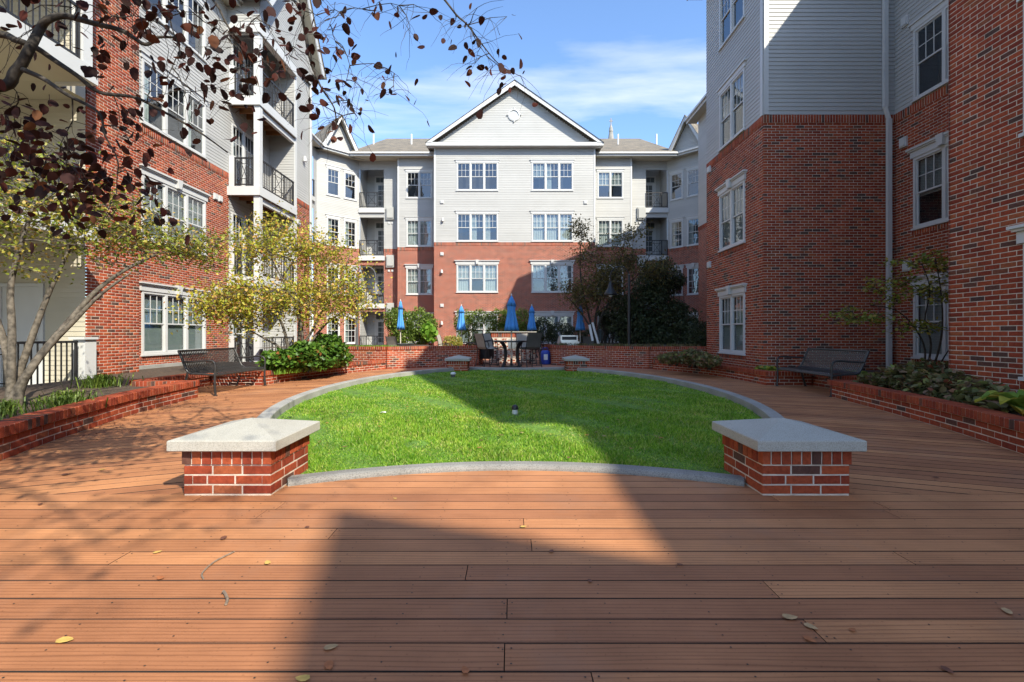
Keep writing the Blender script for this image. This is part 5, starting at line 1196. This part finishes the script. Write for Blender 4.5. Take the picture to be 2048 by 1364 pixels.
# planting in the low planters
gb = [(tuple(PX(x, y, d)), (rx, 0.45, rz)) for x, y, d, rx, rz in ((560, 720, 10.9, 0.42, 0.25), (610, 712, 11.3, 0.45, 0.36), (655, 700, 12.2, 0.5, 0.45), (672, 715, 12.6, 0.4, 0.30), (635, 725, 11.8, 0.5, 0.22))]
shrub('glossy_shrub', 'dense glossy green shrub at the foot of the yellow tree', 'shrub', (-4.9, 11.6, 0.21), gb, 5600, 0.105, M['leaf_glossy'], 'big', 0.45)
gb = [(tuple(PX(x, y, d)), (rx, 0.4, rz)) for x, y, d, rx, rz in ((1345, 716, 13.5, 0.45, 0.15), (1385, 714, 12.9, 0.5, 0.2), (1415, 722, 12.2, 0.35, 0.16))]
shrub('low_shrub', 'low feathery olive shrub in the planter beneath the corner window', 'shrub', (4.9, 13, 0.21), gb, 3200, 0.09, M['leaf_hydra'], 'diamond', 0.3)
gb = [((x, y, z), (rx, ry, rz)) for x, y, z, rx, ry, rz in ((6.15, 6.8, 0.34, 0.42, 0.55, 0.24), (6.3, 7.4, 0.40, 0.5, 0.5, 0.26), (6.0, 6.2, 0.32, 0.40, 0.5, 0.2), (5.7, 5.7, 0.28, 0.3, 0.4, 0.16), (6.75, 7.7, 0.38, 0.5, 0.45, 0.28), (6.2, 7.9, 0.3, 0.4, 0.4, 0.18))]
shrub('mottled_shrub', 'spreading shrub with mottled bronze and green leaves under the big brick wall', 'shrub', (6.2, 7.0, 0.21), gb, 4600, 0.10, M['leaf_hydra'], 'big', 0.55)
def rosette(name, label, x, y, z, n, L, mat, cat='plant', group=None):
    t = thing(name, label, cat, (x, y, z), group); mb = MB()
    for i in range(n):
        a = 2 * math.pi * i / n + jit(0.3); w = L * 0.22; c_, s_ = math.cos(a), math.sin(a); h = random.uniform(0.25, 0.55) * L; l = L * random.uniform(0.7, 1.0); prev = None
        for k in range(6):
            f = k / 5; r = l * f; zz = z + h * math.sin(f * 2.3); ww = w * math.sin(math.pi * (0.12 + 0.86 * f)); A = (x + c_ * r - s_ * ww, y + s_ * r + c_ * ww, zz + 0.02); C_ = (x + c_ * r, y + s_ * r, zz - 0.012); B_ = (x + c_ * r + s_ * ww, y + s_ * r - c_ * ww, zz + 0.02)
            if prev:
                n0 = len(mb.v); mb.v += [prev[0], prev[1], prev[2], A, C_, B_]; mb.f += [(n0, n0 + 1, n0 + 4, n0 + 3), (n0 + 1, n0 + 2, n0 + 5, n0 + 4)]; mb.uv += [None, None]
            prev = (A, C_, B_)
    mb.build('leaf_rosette', mat, t); return t
rosette('hosta', 'large broad-leaved green hosta spilling over the shaded planter coping', 5.40, 4.95, 0.22, 15, 0.52, M['leaf_hosta'])
for i, (x, y, L) in enumerate(((5.85, 11.0, 0.28), (6.05, 10.75, 0.26), (6.1, 11.4, 0.28), (6.9, 9.6, 0.3), (7.1, 8.9, 0.3), (6.95, 9.2, 0.26), (6.75, 8.35, 0.26))):
    rosette('hosta', 'yellowing hosta clump behind or beside the shaded bench', x, y, 0.21, 11, L, M['leaf_hosta'], group='yellowing hostas around the shaded bench')
def tuft(name, label, x, y, z, n, h, spread, mat, group=None):
    t = thing(name, label, 'grass tuft', (x, y, z), group); mb = MB()
    for _ in range(n):
        a = random.uniform(0, 6.28); r = abs(random.gauss(0, spread)); bx, by = x + r * math.cos(a), y + r * math.sin(a); a2 = random.uniform(0, 6.28); l = h * random.uniform(0.6, 1.1); w = 0.007
        dx, dy = math.cos(a2), math.sin(a2); p1 = (bx + dx * l * 0.3, by + dy * l * 0.3, z + l * 0.7); p2 = (bx + dx * l * 0.75, by + dy * l * 0.75, z + l * 0.75)
        mb.face([(bx - dy * w, by + dx * w, z), (bx + dy * w, by - dx * w, z), (p1[0] + dy * w, p1[1] - dx * w, p1[2]), (p1[0] - dy * w, p1[1] + dx * w, p1[2])])
        mb.face([(p1[0] - dy * w, p1[1] + dx * w, p1[2]), (p1[0] + dy * w, p1[1] - dx * w, p1[2]), p2])
    tag(mb.build('blades', mat, t), kind='stuff')
tuft('grass_tuft', 'arching green grass tuft against the brick pier foot', -7.0, 8.1, 0.21, 260, 0.28, 0.2, M['leaf_green'])
for x, y in ((-5.75, 5.35), (-5.55, 5.0), (-5.45, 5.75), (-5.8, 4.8), (-5.9, 6.3)):
    tuft('grass_tuft', 'grass tuft at the foot of the leaning multi-stemmed tree', x, y, 0.21, 170, 0.2, 0.16, M['leaf_green'], 'grass tufts around the leaning tree')
for i in range(8):
    x = 1.9 + i * 0.62; y = 17.25 - 0.45 * min(i, 4) * 0.75 + (0.1 if i > 4 else 0) + 0.55
    tuft('groundcover_clump', 'silvery green groundcover clump along the top of the shaded wall', x, y, 0.655, 170, 0.16, 0.26, M['leaf_hydra'], 'silvery clumps along the shaded wall')
for i in range(5):
    tuft('groundcover_clump', 'lime groundcover clump along the top of the sunlit wall', -6.4 + i * 0.55, 15.85 - 0.04 * i, 0.655, 240, 0.12, 0.28, M['leaf_bright'], 'lime clumps along the sunlit wall')
for i in range(4):
    tuft('groundcover_clump', 'green grassy clump in front of the glossy shrub', -5.25 + i * 0.12, 10.7 + i * 0.35, 0.21, 90, 0.2, 0.12, M['leaf_bright'], 'grassy clumps below the glossy shrub')
sb = PX(905, 682, 21); shrub('low_shrub', 'low yellow-green shrub beside the blue-cushioned table', 'shrub', (sb.x, sb.y, 0), [((sb.x, sb.y, 0.75), (0.45, 0.35, 0.3))], 900, 0.08, M['leaf_lime'])

# ---------------------------------------------------------------- benches
def bench(label, x, y, deg):
    t = thing('park_bench', label, 'bench', (x, y, 0), rz=R(deg)); L = 1.72
    prof = [(0.315, 0.80), (0.255, 0.66), (0.20, 0.52), (0.155, 0.44), (0.09, 0.405), (-0.08, 0.40), (-0.22, 0.415), (-0.29, 0.41), (-0.325, 0.375)]
    me = MB(); w = 0.015; th = 0.005
    for (y0, z0), (y1, z1) in zip(prof, prof[1:]):
        d = Vector((y1 - y0, z1 - z0)).normalized(); ny, nz_ = -d.y * th, d.x * th
        n0 = len(me.v); me.v += [(-w, y0, z0), (w, y0, z0), (w, y1, z1), (-w, y1, z1), (-w, y0 + ny, z0 + nz_), (w, y0 + ny, z0 + nz_), (w, y1 + ny, z1 + nz_), (-w, y1 + ny, z1 + nz_)]
        for f in ((0, 1, 2, 3), (4, 7, 6, 5), (0, 3, 7, 4), (1, 5, 6, 2)): me.f.append(tuple(n0 + i for i in f)); me.uv.append(None)
    sm = me.mesh('slat', M['bench']); N = 35
    for i in range(N): link('slat', sm, t, (-L / 2 + 0.05 + (L - 0.1) * i / (N - 1), 0, 0))
    def p(name, fn): m = MB(); fn(m); return link(name, m.mesh(name, M['bench']), t)
    p('top_rail', lambda m: m.tube([(-L / 2, 0.318, 0.805), (L / 2, 0.318, 0.805)], 0.02, 8)); p('front_rail', lambda m: m.tube([(-L / 2, -0.325, 0.365), (L / 2, -0.325, 0.365)], 0.016, 8))
    p('rear_rail', lambda m: m.tube([(-L / 2, 0.14, 0.415), (L / 2, 0.14, 0.415)], 0.014, 8))
    for s in (-1, 1):
        x0 = s * L / 2
        p('side_frame', lambda m: m.tube([(x0, 0.318, 0.805), (x0, 0.255, 0.655), (x0, 0.20, 0.515), (x0, 0.155, 0.435), (x0, 0.09, 0.398), (x0, -0.08, 0.392), (x0, -0.325, 0.372)], 0.018, 8))
        p('arm', lambda m: m.tube(smooth3([(x0, 0.235, 0.61), (x0, 0.05, 0.615), (x0, -0.2, 0.635), (x0, -0.315, 0.61), (x0, -0.345, 0.52), (x0, -0.34, 0.40)]), 0.018, 8))
        p('leg', lambda m: m.tube([(x0, -0.34, 0.40), (x0, -0.335, 0.2), (x0, -0.35, 0.012)], 0.02, 8).lathe([(0.035, 0), (0.035, 0.012)], (x0, -0.35, 0.0), 8))
        p('leg', lambda m: m.tube([(x0, 0.15, 0.42), (x0, 0.2, 0.2), (x0, 0.26, 0.012)], 0.02, 8).lathe([(0.035, 0), (0.035, 0.012)], (x0, 0.26, 0.0), 8))
    return t
bench('dark metal slatted bench casting striped shadows in front of the sunlit triple window', -5.68, 9.4, 90)
bench('black metal slatted bench in shade against the blank brick wall', 6.0, 9.27, -90)

# ---------------------------------------------------------------- patio furniture
def umbrella(label, x, y, H, group='closed blue umbrellas', s=1.0):
    t = thing('patio_umbrella', label, 'umbrella', (x, y, 0), group)
    mb = MB(); mb.tube([(x, y, 0.03), (x, y, H - 0.05)], 0.021, 10); mb.build('pole', M['pole'], t)
    mb = MB(); mb.lathe([(0.26, 0), (0.26, 0.035), (0.12, 0.06), (0.045, 0.09), (0.04, 0.28), (0.028, 0.29)], (x, y, 0), 20); mb.build('base', M['black'], t)
    ph = random.uniform(0, 6)
    mod = lambda th, z: 1 + 0.16 * math.cos(8 * th + ph) + 0.05 * math.sin(3 * th + z * 6)
    mb = MB(); mb.lathe([(0.05, H - 0.16), (0.115 * s, H - 0.34), (0.105 * s, H - 0.50), (0.135 * s, H - 0.75), (0.175 * s, H - 1.0), (0.205 * s, H - 1.17), (0.12, H - 1.15), (0.05, H - 1.10)], (x, y, 0), 48, mod); mb.build('canopy', M['blue'], t, smooth=True)
    mb = MB(); mb.lathe([(0.012, H), (0.04, H - 0.05), (0.085 * s, H - 0.18), (0.135 * s, H - 0.345), (0.10 * s, H - 0.335), (0.03, H - 0.15)], (x, y, 0), 48, mod); mb.build('top_tier', M['blue'], t, smooth=True)
    mb = MB(); mb.lathe([(0.012, H - 0.02), (0.022, H + 0.02), (0.016, H + 0.05), (0.004, H + 0.07)], (x, y, 0), 10); mb.build('finial', M['white'], t, smooth=True)
def chair(label, x, y, deg, mat='sling', seat=0.62, H=1.12, group='sling chairs on the patio', name='sling_chair'):
    t = thing(name, label, 'chair', (x, y, 0), group, R(deg)); W_ = 0.27
    def p(nm, mt, fn): m = MB(); fn(m); return link(nm, m.mesh(nm, mt), t)
    sh = lambda pts: (lambda m: [m.box(-W_, W_, 0, 0.001, 0, 0.001)] and [m.face([(-W_ + .02, a[0], a[1]), (W_ - .02, a[0], a[1]), (W_ - .02, b[0], b[1]), (-W_ + .02, b[0], b[1])]) for a, b in zip(pts, pts[1:])])
    def sheet(pts, th=0.012):
        def f(m):
            for a, b in zip(pts, pts[1:]):
                m.face([(-W_ + .02, a[0], a[1]), (W_ - .02, a[0], a[1]), (W_ - .02, b[0], b[1]), (-W_ + .02, b[0], b[1])]); m.face([(-W_ + .02, a[0], a[1] - th), (-W_ + .02, b[0], b[1] - th), (W_ - .02, b[0], b[1] - th), (W_ - .02, a[0], a[1] - th)])
        return f
    bk = [(0.34, H), (0.29, H - 0.15), (0.25, H - 0.3), (0.22, seat + 0.06), (0.17, seat)]
    p('backrest', M[mat], sheet(bk)); p('seat', M[mat], sheet([(0.17, seat), (0.05, seat - 0.02), (-0.12, seat - 0.01), (-0.24, seat + 0.015)]))
    for s in (-1, 1):
        x0 = s * W_
        p('side_rail', M['black'], lambda m: m.tube([(x0, a, b) for a, b in bk] + [(x0, 0.05, seat - 0.02), (x0, -0.12, seat - 0.01), (x0, -0.25, seat + 0.01)], 0.014, 6))
        p('arm', M['black'], lambda m: m.tube(smooth3([(x0, 0.26, seat + 0.22), (x0 * 1.06, 0.05, seat + 0.25), (x0 * 1.06, -0.18, seat + 0.22), (x0, -0.24, seat + 0.1), (x0, -0.24, seat)], 3), 0.015, 6))
        p('leg', M['black'], lambda m: m.tube([(x0, -0.24, seat), (x0, -0.25, 0.3), (x0 * 1.05, -0.3, 0.0)], 0.015, 6)); p('leg', M['black'], lambda m: m.tube([(x0, 0.2, seat), (x0, 0.22, 0.3), (x0 * 1.05, 0.3, 0.0)], 0.015, 6))
        p('foot_runner', M['black'], lambda m: m.tube([(x0 * 1.03, -0.27, 0.12), (x0 * 1.03, 0.27, 0.12)], 0.011, 6))
    for yy_, zz in ((-0.285, 0.09), (0.28, 0.09), (-0.265, 0.24)): p('cross_bar', M['black'], lambda m: m.tube([(-W_ * 1.03, yy_, zz), (W_ * 1.03, yy_, zz)], 0.011, 6))
def table(label, x, y, w, H, group=None, chunky=False, name='patio_table'):
    t = thing(name, label, 'table', (x, y, 0), group)
    mb = MB(); mb.lathe([(w / 2 - 0.02, H - 0.03), (w / 2, H - 0.025), (w / 2, H - 0.005), (w / 2 - 0.01, H)], (x, y, 0), 28); mb.build('table_top', M['tglass'], t)
    mb = MB(); mb.lathe([(w / 2 - 0.05, H - 0.06), (w / 2 + 0.01, H - 0.055), (w / 2 + 0.01, H - 0.03), (w / 2 - 0.05, H - 0.031)], (x, y, 0), 28); mb.build('rim', M['black'], t)
    for k in range(4):
        a = math.pi / 4 + k * math.pi / 2; c_, s_ = math.cos(a), math.sin(a); r = 0.05 if chunky else 0.022
        mb = MB(); mb.tube(smooth3([(x + c_ * w * .40, y + s_ * w * .40, H - 0.05), (x + c_ * w * .26, y + s_ * w * .26, H * .72), (x + c_ * w * .24, y + s_ * w * .24, H * .35), (x + c_ * w * .36, y + s_ * w * .36, 0.0)]), [r * 1.2] * 6 + [r] * 9 + [r * 1.1], 8); mb.build('leg', M['black'], t)
tx, ty = -0.02, 15.95
umbrella('closed blue umbrella, half sunlit, rising through the bar table at the patio opening', tx, ty, 2.40, s=1.15)
table('round glass bar-height patio table with thick curved black legs', tx, ty, 1.15, 0.90, chunky=True)
chair('dark sling bar chair with its back to the lawn beside the bar table', 0.58, 15.55, -150, 'sling_dark', 0.64, 1.15)
chair('beige sling bar chair facing the bar table from beside the covered grill', -0.82, 15.6, 125, 'sling', 0.64, 1.13)
chair('beige sling bar chair on the far side of the bar table', -0.62, 16.6, 60, 'sling', 0.64, 1.13)
chair('sling bar chair behind the dark-backed chair at the bar table', 0.5, 16.8, 20, 'sling', 0.64, 1.13)
chair('pale sling chair standing next to the blue cooler bag', 1.05, 17.9, 40, 'sling', 0.55, 1.1)
# brick counter
ct = thing('brick_counter', 'brick serving counter with upright bricks along its top behind the bar table', 'counter', (0.05, 18.2, 0))
mb = MB(); mb.box(-0.78, 0.88, 18.2, 18.9, 0, 1.16); mb.build('core', M['mortar'], ct)
Fc = Fr(0, 18.2, 0); cb_ = running(Fc, -0.78, 0.88, 0.0, 0.98, [(-0.15, 0.5, 0.55, 0.92)]) + soldiers(Fc, -0.8, 0.9, 0.985, 0.19, 0.012)
emit_bricks(ct, cb_, 300); mb = MB(); mb.box(-0.84, 0.94, 18.14, 18.95, 1.18, 1.21); mb.build('counter_top', M['cap'], ct)
mb = MB(); mb.box(-0.14, 0.49, 18.185, 18.21, 0.56, 0.91); mb.build('access_door', M['steel'], ct)
# covered grill
gx, gy = -1.0, 17.3; cg = thing('covered_grill', 'barbecue grill under a dark fabric cover at the wall end', 'grill', (gx, gy, 0))
mb = MB(); mb.lathe([(0.24, 0.22), (0.28, 0.26), (0.27, 0.7), (0.28, 0.78), (0.25, 0.92), (0.17, 1.04), (0.05, 1.08)], (gx, gy, 0), 20, lambda th, z: (1 + 0.22 * abs(math.cos(th)) ** 3) * (1 + 0.04 * math.cos(9 * th) * (1 if z < .7 else 0.3))); mb.build('cover', M['cover'], cg, smooth=True)
for sx in (-1, 1):
    for sy in (-1, 1): mb = MB(); mb.tube([(gx + sx * .25, gy + sy * .18, 0.0), (gx + sx * .25, gy + sy * .18, 0.3)], 0.02, 6); mb.build('leg', M['pole'], cg)
# steel grill
gx, gy = 2.45, 20.2; cg = thing('steel_grill', 'stainless steel grill with open lid above the shaded wall', 'grill', (gx, gy, 0))
mb = MB(); mb.box(gx - .36, gx + .36, gy - .25, gy + .25, 0.0, 0.66); mb.build('cabinet', M['steel'], cg)
mb = MB(); mb.box(gx - .38, gx + .38, gy - .28, gy + .25, 0.662, 0.80); mb.build('firebox', M['steel'], cg)
mb = MB(); mb.box(gx - .37, gx + .37, gy + .12, gy + .18, 0.802, 1.06); mb.box(gx - .33, gx + .33, gy + .112, gy + .119, 0.84, 1.02); mb.build('lid', M['steel'], cg)
mb = MB(); mb.box(gx - .31, gx + .31, gy + .104, gy + .111, 0.86, 1.0); mb.build('lid_lining', M['black'], cg)
for k in range(3): mb = MB(); mb.lathe([(0.025, 0), (0.025, 0.03)], (gx - .2 + k * .2, gy - .3, 0.71), 8); mb.build('knob', M['black'], cg)
# cooler bag
gx, gy = 1.22, 17.35; cg = thing('cooler_bag', 'blue bag with a white label panel under the pale chair', 'bag', (gx, gy, 0))
mb = MB(); mb.lathe([(0.17, 0.0), (0.19, 0.03), (0.17, 0.40), (0.14, 0.50), (0.05, 0.52)], (gx, gy, 0), 18, lambda th, z: 1 + 0.05 * math.cos(4 * th)); mb.build('body', M['cooler'], cg, smooth=True)
mb = MB(); mb.box(gx - .07, gx + .07, gy - .205, gy - .19, 0.18, 0.38); mb.build('label_panel', M['white'], cg)
mb = MB(); mb.tube(smooth3([(gx - .1, gy, .5), (gx - .07, gy, .6), (gx + .07, gy, .6), (gx + .1, gy, .5)], 4), 0.012, 6); mb.build('handle', M['cooler'], cg)
# the other umbrella tables
for x, y, lab, tl in ((-4.53, 19.3, 'tightly wrapped closed blue umbrella in front of the leafy clipped hedge', 'low round patio table beneath the tightly wrapped umbrella'),
                      (-2.41, 22.6, 'closed blue umbrella in full sun with the brick wall behind', 'low round patio table beside the yellow-green shrub'),
                      (0.93, 22.4, 'closed blue umbrella in shade just past the half-sunlit one', 'low round patio table behind the brick counter'),
                      (3.2, 22.3, 'closed blue umbrella in shade next to the steel grill', 'low round patio table behind the steel grill')):
    umbrella(lab, x, y, 2.46, s=0.72 if y < 20 else 1.05); table(tl, x, y, 1.1, 0.74, 'low patio tables')
chair('beige sling lounge chair beside the tightly wrapped umbrella', -4.55, 18.75, 150, 'sling', 0.42, 1.02)
chair('beige sling chair leaning back beyond the sunlit wall top', -2.85, 20.4, 80, 'sling', 0.44, 1.08)
chair('blue-shaded sling chair at the table in full sun', -1.75, 22.0, -100, 'sling_dark', 0.44, 1.0)
chair('sling chair in shade beside the steel grill', 1.8, 20.6, -75, 'sling', 0.42, 1.02)
chair('dark sling chair past the steel grill', 3.5, 21.4, 160, 'sling_dark', 0.42, 1.0)
# lamp posts
def lamp(label, x, y, sg, mat):
    t = thing('lamp_post', label, 'lamp post', (x, y, 0), 'arched lamp posts'); H = 3.45
    mb = MB(); mb.lathe([(0.12, 0), (0.12, 0.25), (0.075, 0.3), (0.065, 0.9), (0.055, H), (0.06, H + 0.02), (0.03, H + 0.05)], (x, y, 0), 12); mb.build('pole', mat, t)
    c_ = x + sg * 0.37; pts = [(c_ - sg * 0.37 * math.cos(a), y, H + 0.0 + 0.36 * math.sin(a)) for a in [math.pi * i / 12 for i in range(13)]] + [(c_ + sg * 0.37, y, H - 0.25)]
    mb = MB(); mb.tube(pts, 0.022, 8); mb.build('arm', mat, t)
    hx = c_ + sg * 0.37; mb = MB(); mb.lathe([(0.255, H - 0.78), (0.26, H - 0.76), (0.215, H - 0.66), (0.15, H - 0.56), (0.10, H - 0.46), (0.085, H - 0.34), (0.05, H - 0.28), (0.025, H - 0.24)], (hx, y, 0), 20); mb.build('lamp_shade', mat, t, smooth=True)
    mb = MB(); mb.lathe([(0.02, H - 0.86), (0.07, H - 0.83), (0.08, H - 0.79), (0.04, H - 0.775)], (hx, y, 0), 12); mb.build('bulb', M['white'], t, smooth=True)
lamp('grey arched lamp post rising behind the yellow tree', -6.2, 19.0, 1, M['lampgrey'])
lamp('black arched lamp post with bell shade in front of the dark evergreen', 4.68, 19.0, -1, M['black'])
# white leaning post with panel, and lattice post
x, y = 3.15, 17.9; t = thing('leaning_post', 'white leaning post with a long panel in the shaded planter', 'post', (x, y, 0.65))
mb = MB(); mb.tube([(x + .13, y, 0.64), (x - .12, y, 1.55)], 0.045, 8); mb.build('post', M['white'], t)
mb = MB(); P = [(x - .16, 0.85), (x - .08, 0.86), (x - .20, 1.48), (x - .28, 1.45)]; A = [(a, y - .06, c) for a, c in P]; B_ = [(a, y - .02, c) for a, c in P]; mb.face(A); mb.face(B_[::-1])
for i in range(4): mb.face([A[i], B_[i], B_[(i + 1) % 4], A[(i + 1) % 4]])
mb.build('panel', M['white'], t)
# lawn lamps and bits
def lawn_light(label, x, y, top, r):
    t = thing('lawn_light', label, 'lawn light', (x, y, 0.01)); mb = MB(); mb.lathe([(r * .8, 0.0), (r * .85, 0.05), (r * .8, 0.07)], (x, y, 0.01), 14); mb.build('housing', M['white'] if top == 'black' else M['lampgrey'], t)
    mb = MB(); mb.lathe([(r, 0.072), (r * 1.1, 0.085), (r * 0.9, 0.12), (r * .3, 0.135)], (x, y, 0.01), 14); mb.build('cap', M[top], t, smooth=True)
lawn_light('small black-capped light standing in the middle of the lawn', 0.04, 6.5, 'black', 0.045)
lawn_light('small white dome light in the lawn near the far pier', -1.5, 12.1, 'white', 0.07)
# litter of small leaf bits along the sunny planters and under the bench
lp_ = []
for _ in range(420):
    u_ = random.random(); i = random.randrange(len(LFs) - 1); a_ = LFs[i] if u_ < .55 else LNs[random.randrange(len(LNs) - 20)]
    lp_.append((a_[0] + abs(random.gauss(0.04, 0.28 if u_ < .9 else 1.0)), a_[1] + jit(0.35), 0.012))
for _ in range(160): lp_.append((random.uniform(-6.3, -5.1), random.uniform(8.5, 10.2), 0.012))
V, F_ = leaf_template('diamond'); mbl = MB()
for x, y, z in lp_:
    a_ = random.uniform(0, 6.28); s_ = random.uniform(0.015, 0.04); mbl.face([(x + s_ * (px_ * math.cos(a_) - py_ * math.sin(a_)), y + s_ * (px_ * math.sin(a_) + py_ * math.cos(a_)), z - 0.006 + 0.4 * s_ * random.random()) for px_, py_, _z in V])
tag(mbl.build('leaf_litter', M['fallen_brown']), 'scattered dark leaf bits along the sunlit planter walls and under the bench', 'leaf litter', kind='stuff')
# fallen leaves and twigs
def fallen(x, y, z, mat, label, group, s=0.05):
    mb = MB(); a = random.uniform(0, 6.28); P, F = leaf_template('oval'); c_, s_ = math.cos(a), math.sin(a); cu = random.uniform(0.15, 0.5)
    for px_, py_, pz in P:
        X, Y_ = px_ * s * 0.9, (py_ - .5) * s; Z = cu * (X * X * 16 + (Y_ * Y_) * 9) + 0.002; mb.v.append((X * c_ - Y_ * s_, X * s_ + Y_ * c_, Z))
    mb.f = [tuple(int(i) for i in f) for f in F]; mb.uv = [None] * len(mb.f)
    o_ = link('fallen_leaf', mb.mesh('fallen_leaf', M[mat]), None, (x, y, z)); tag(o_, label, 'leaf', group)
G1 = 'fallen leaves on the deck'
for x, y, m_, s in ((130, 1283, 'fallen_yellow', .06), (662, 1297, 'fallen_tan', .05), (658, 1334, 'fallen_red', .05), (605, 1360, 'fallen_yellow', .05), (535, 1127, 'fallen_yellow', .045), (315, 1106, 'fallen_yellow', .04), (320, 1158, 'fallen_red', .045), (447, 1078, 'fallen_brown', .05), (615, 1056, 'fallen_brown', .035), (1047, 1055, 'fallen_yellow', .04), (1185, 943, 'fallen_yellow', .05), (1150, 946, 'fallen_tan', .03), (790, 998, 'fallen_yellow', .03), (1580, 1237, 'fallen_tan', .06), (1622, 1256, 'fallen_tan', .05), (1620, 1282, 'fallen_red', .045), (2015, 1226, 'fallen_tan', .05), (1895, 1343, 'fallen_brown', .04), (1180, 1164, 'fallen_brown', .03), (930, 1343, 'fallen_red', .04), (1103, 1104, 'fallen_brown', .035), (130, 950, 'fallen_brown', .07), (205, 940, 'fallen_yellow', .045), (80, 1010, 'fallen_brown', .04), (395, 868, 'fallen_brown', .05), (430, 870, 'fallen_brown', .05), (488, 842, 'fallen_tan', .05), (1360, 1131, 'fallen_brown', .03), (1705, 1262, 'fallen_red', .03), (465, 806, 'fallen_brown', .06), (548, 806, 'fallen_brown', .06), (593, 772, 'fallen_brown', .06), (640, 760, 'fallen_brown', .06), (500, 826, 'fallen_brown', .05), (430, 798, 'fallen_brown', .06), (452, 795, 'fallen_brown', .06), (1872, 956, 'fallen_brown', .05), (1573, 857, 'fallen_brown', .05)):
    p = GND(x, y); lab = {'fallen_yellow': 'small yellow fallen leaf lying on the deck boards', 'fallen_tan': 'curled tan fallen leaf lying on the deck boards', 'fallen_red': 'small russet fallen leaf lying on the deck boards', 'fallen_brown': 'small dark brown fallen leaf lying on the deck boards'}[m_]
    where = ' on the sunlit path near the bench' if p.x < -2.5 and p.y > 7 else ' beside the dappled planter wall' if p.x < -2.2 and p.y > 3.4 else ' at the lawn kerb' if 3.5 < p.y < 4.5 else ' on the shaded path' if p.y > 3.5 else ' in the sunlit deck patch' if (p.y > 2.3 and p.x < 0.7) else ' on the dappled sunny boards' if p.x < -0.8 else ' on the shaded deck boards'
    lab = lab.replace(' lying on the deck boards', where)
    fallen(p.x, p.y, 0.004, m_, lab, G1, s)
for i in range(40):
    x, y = random.uniform(-2.6, 1.6), random.uniform(4.1, 7.5)
    if abs(x - LC[0]) > lawn_half(y) - 0.1 or (abs(x + 1.96) < 0.36 and y < 3.95): continue
    m_ = random.choice(['fallen_brown', 'fallen_brown', 'fallen_tan', 'fallen_red']); lab = {'fallen_tan': 'tan fallen leaf caught in the lawn grass', 'fallen_red': 'russet fallen leaf caught in the lawn grass', 'fallen_brown': 'dark brown fallen leaf caught in the lawn grass'}[m_]
    fallen(x, y, 0.045, m_, lab, 'fallen leaves in the lawn', random.uniform(.04, .06))
for x, y, m_, lab in ((766, 826, 'white', 'white scrap of paper lying in the sunlit grass'),):
    p = GND(x, y, 0.04); o_ = MB(); o_.face([(-.045, -.015, 0), (0, -.03, .012), (.045, -.01, 0.0), (.03, .03, .014), (-.025, .03, .008)]); tag(link('paper_scrap', o_.mesh('paper_scrap', M['white']), None, (p.x, p.y, 0.045)), lab, 'scrap')
def twig(label, px_pts, r=0.004):
    P = [GND(x, y) + Vector((0, 0, r + 0.002)) for x, y in px_pts]; b_ = P[0]; mb = MB(); mb.tube([p - b_ for p in smooth3(P, 4)], [r] * (len(P) * 4 - 4) + [r * .5], 6); tag(link('twig', mb.mesh('twig', M['twig']), None, b_), label, 'twig', 'twigs on the deck')
twig('long thin bent twig lying on the sunlit deck', [(407, 1160), (405, 1148), (430, 1125), (470, 1105)])
twig('short crooked grey twig lying on the sunlit deck', [(452, 1212), (455, 1202), (450, 1190), (446, 1186)], 0.006)
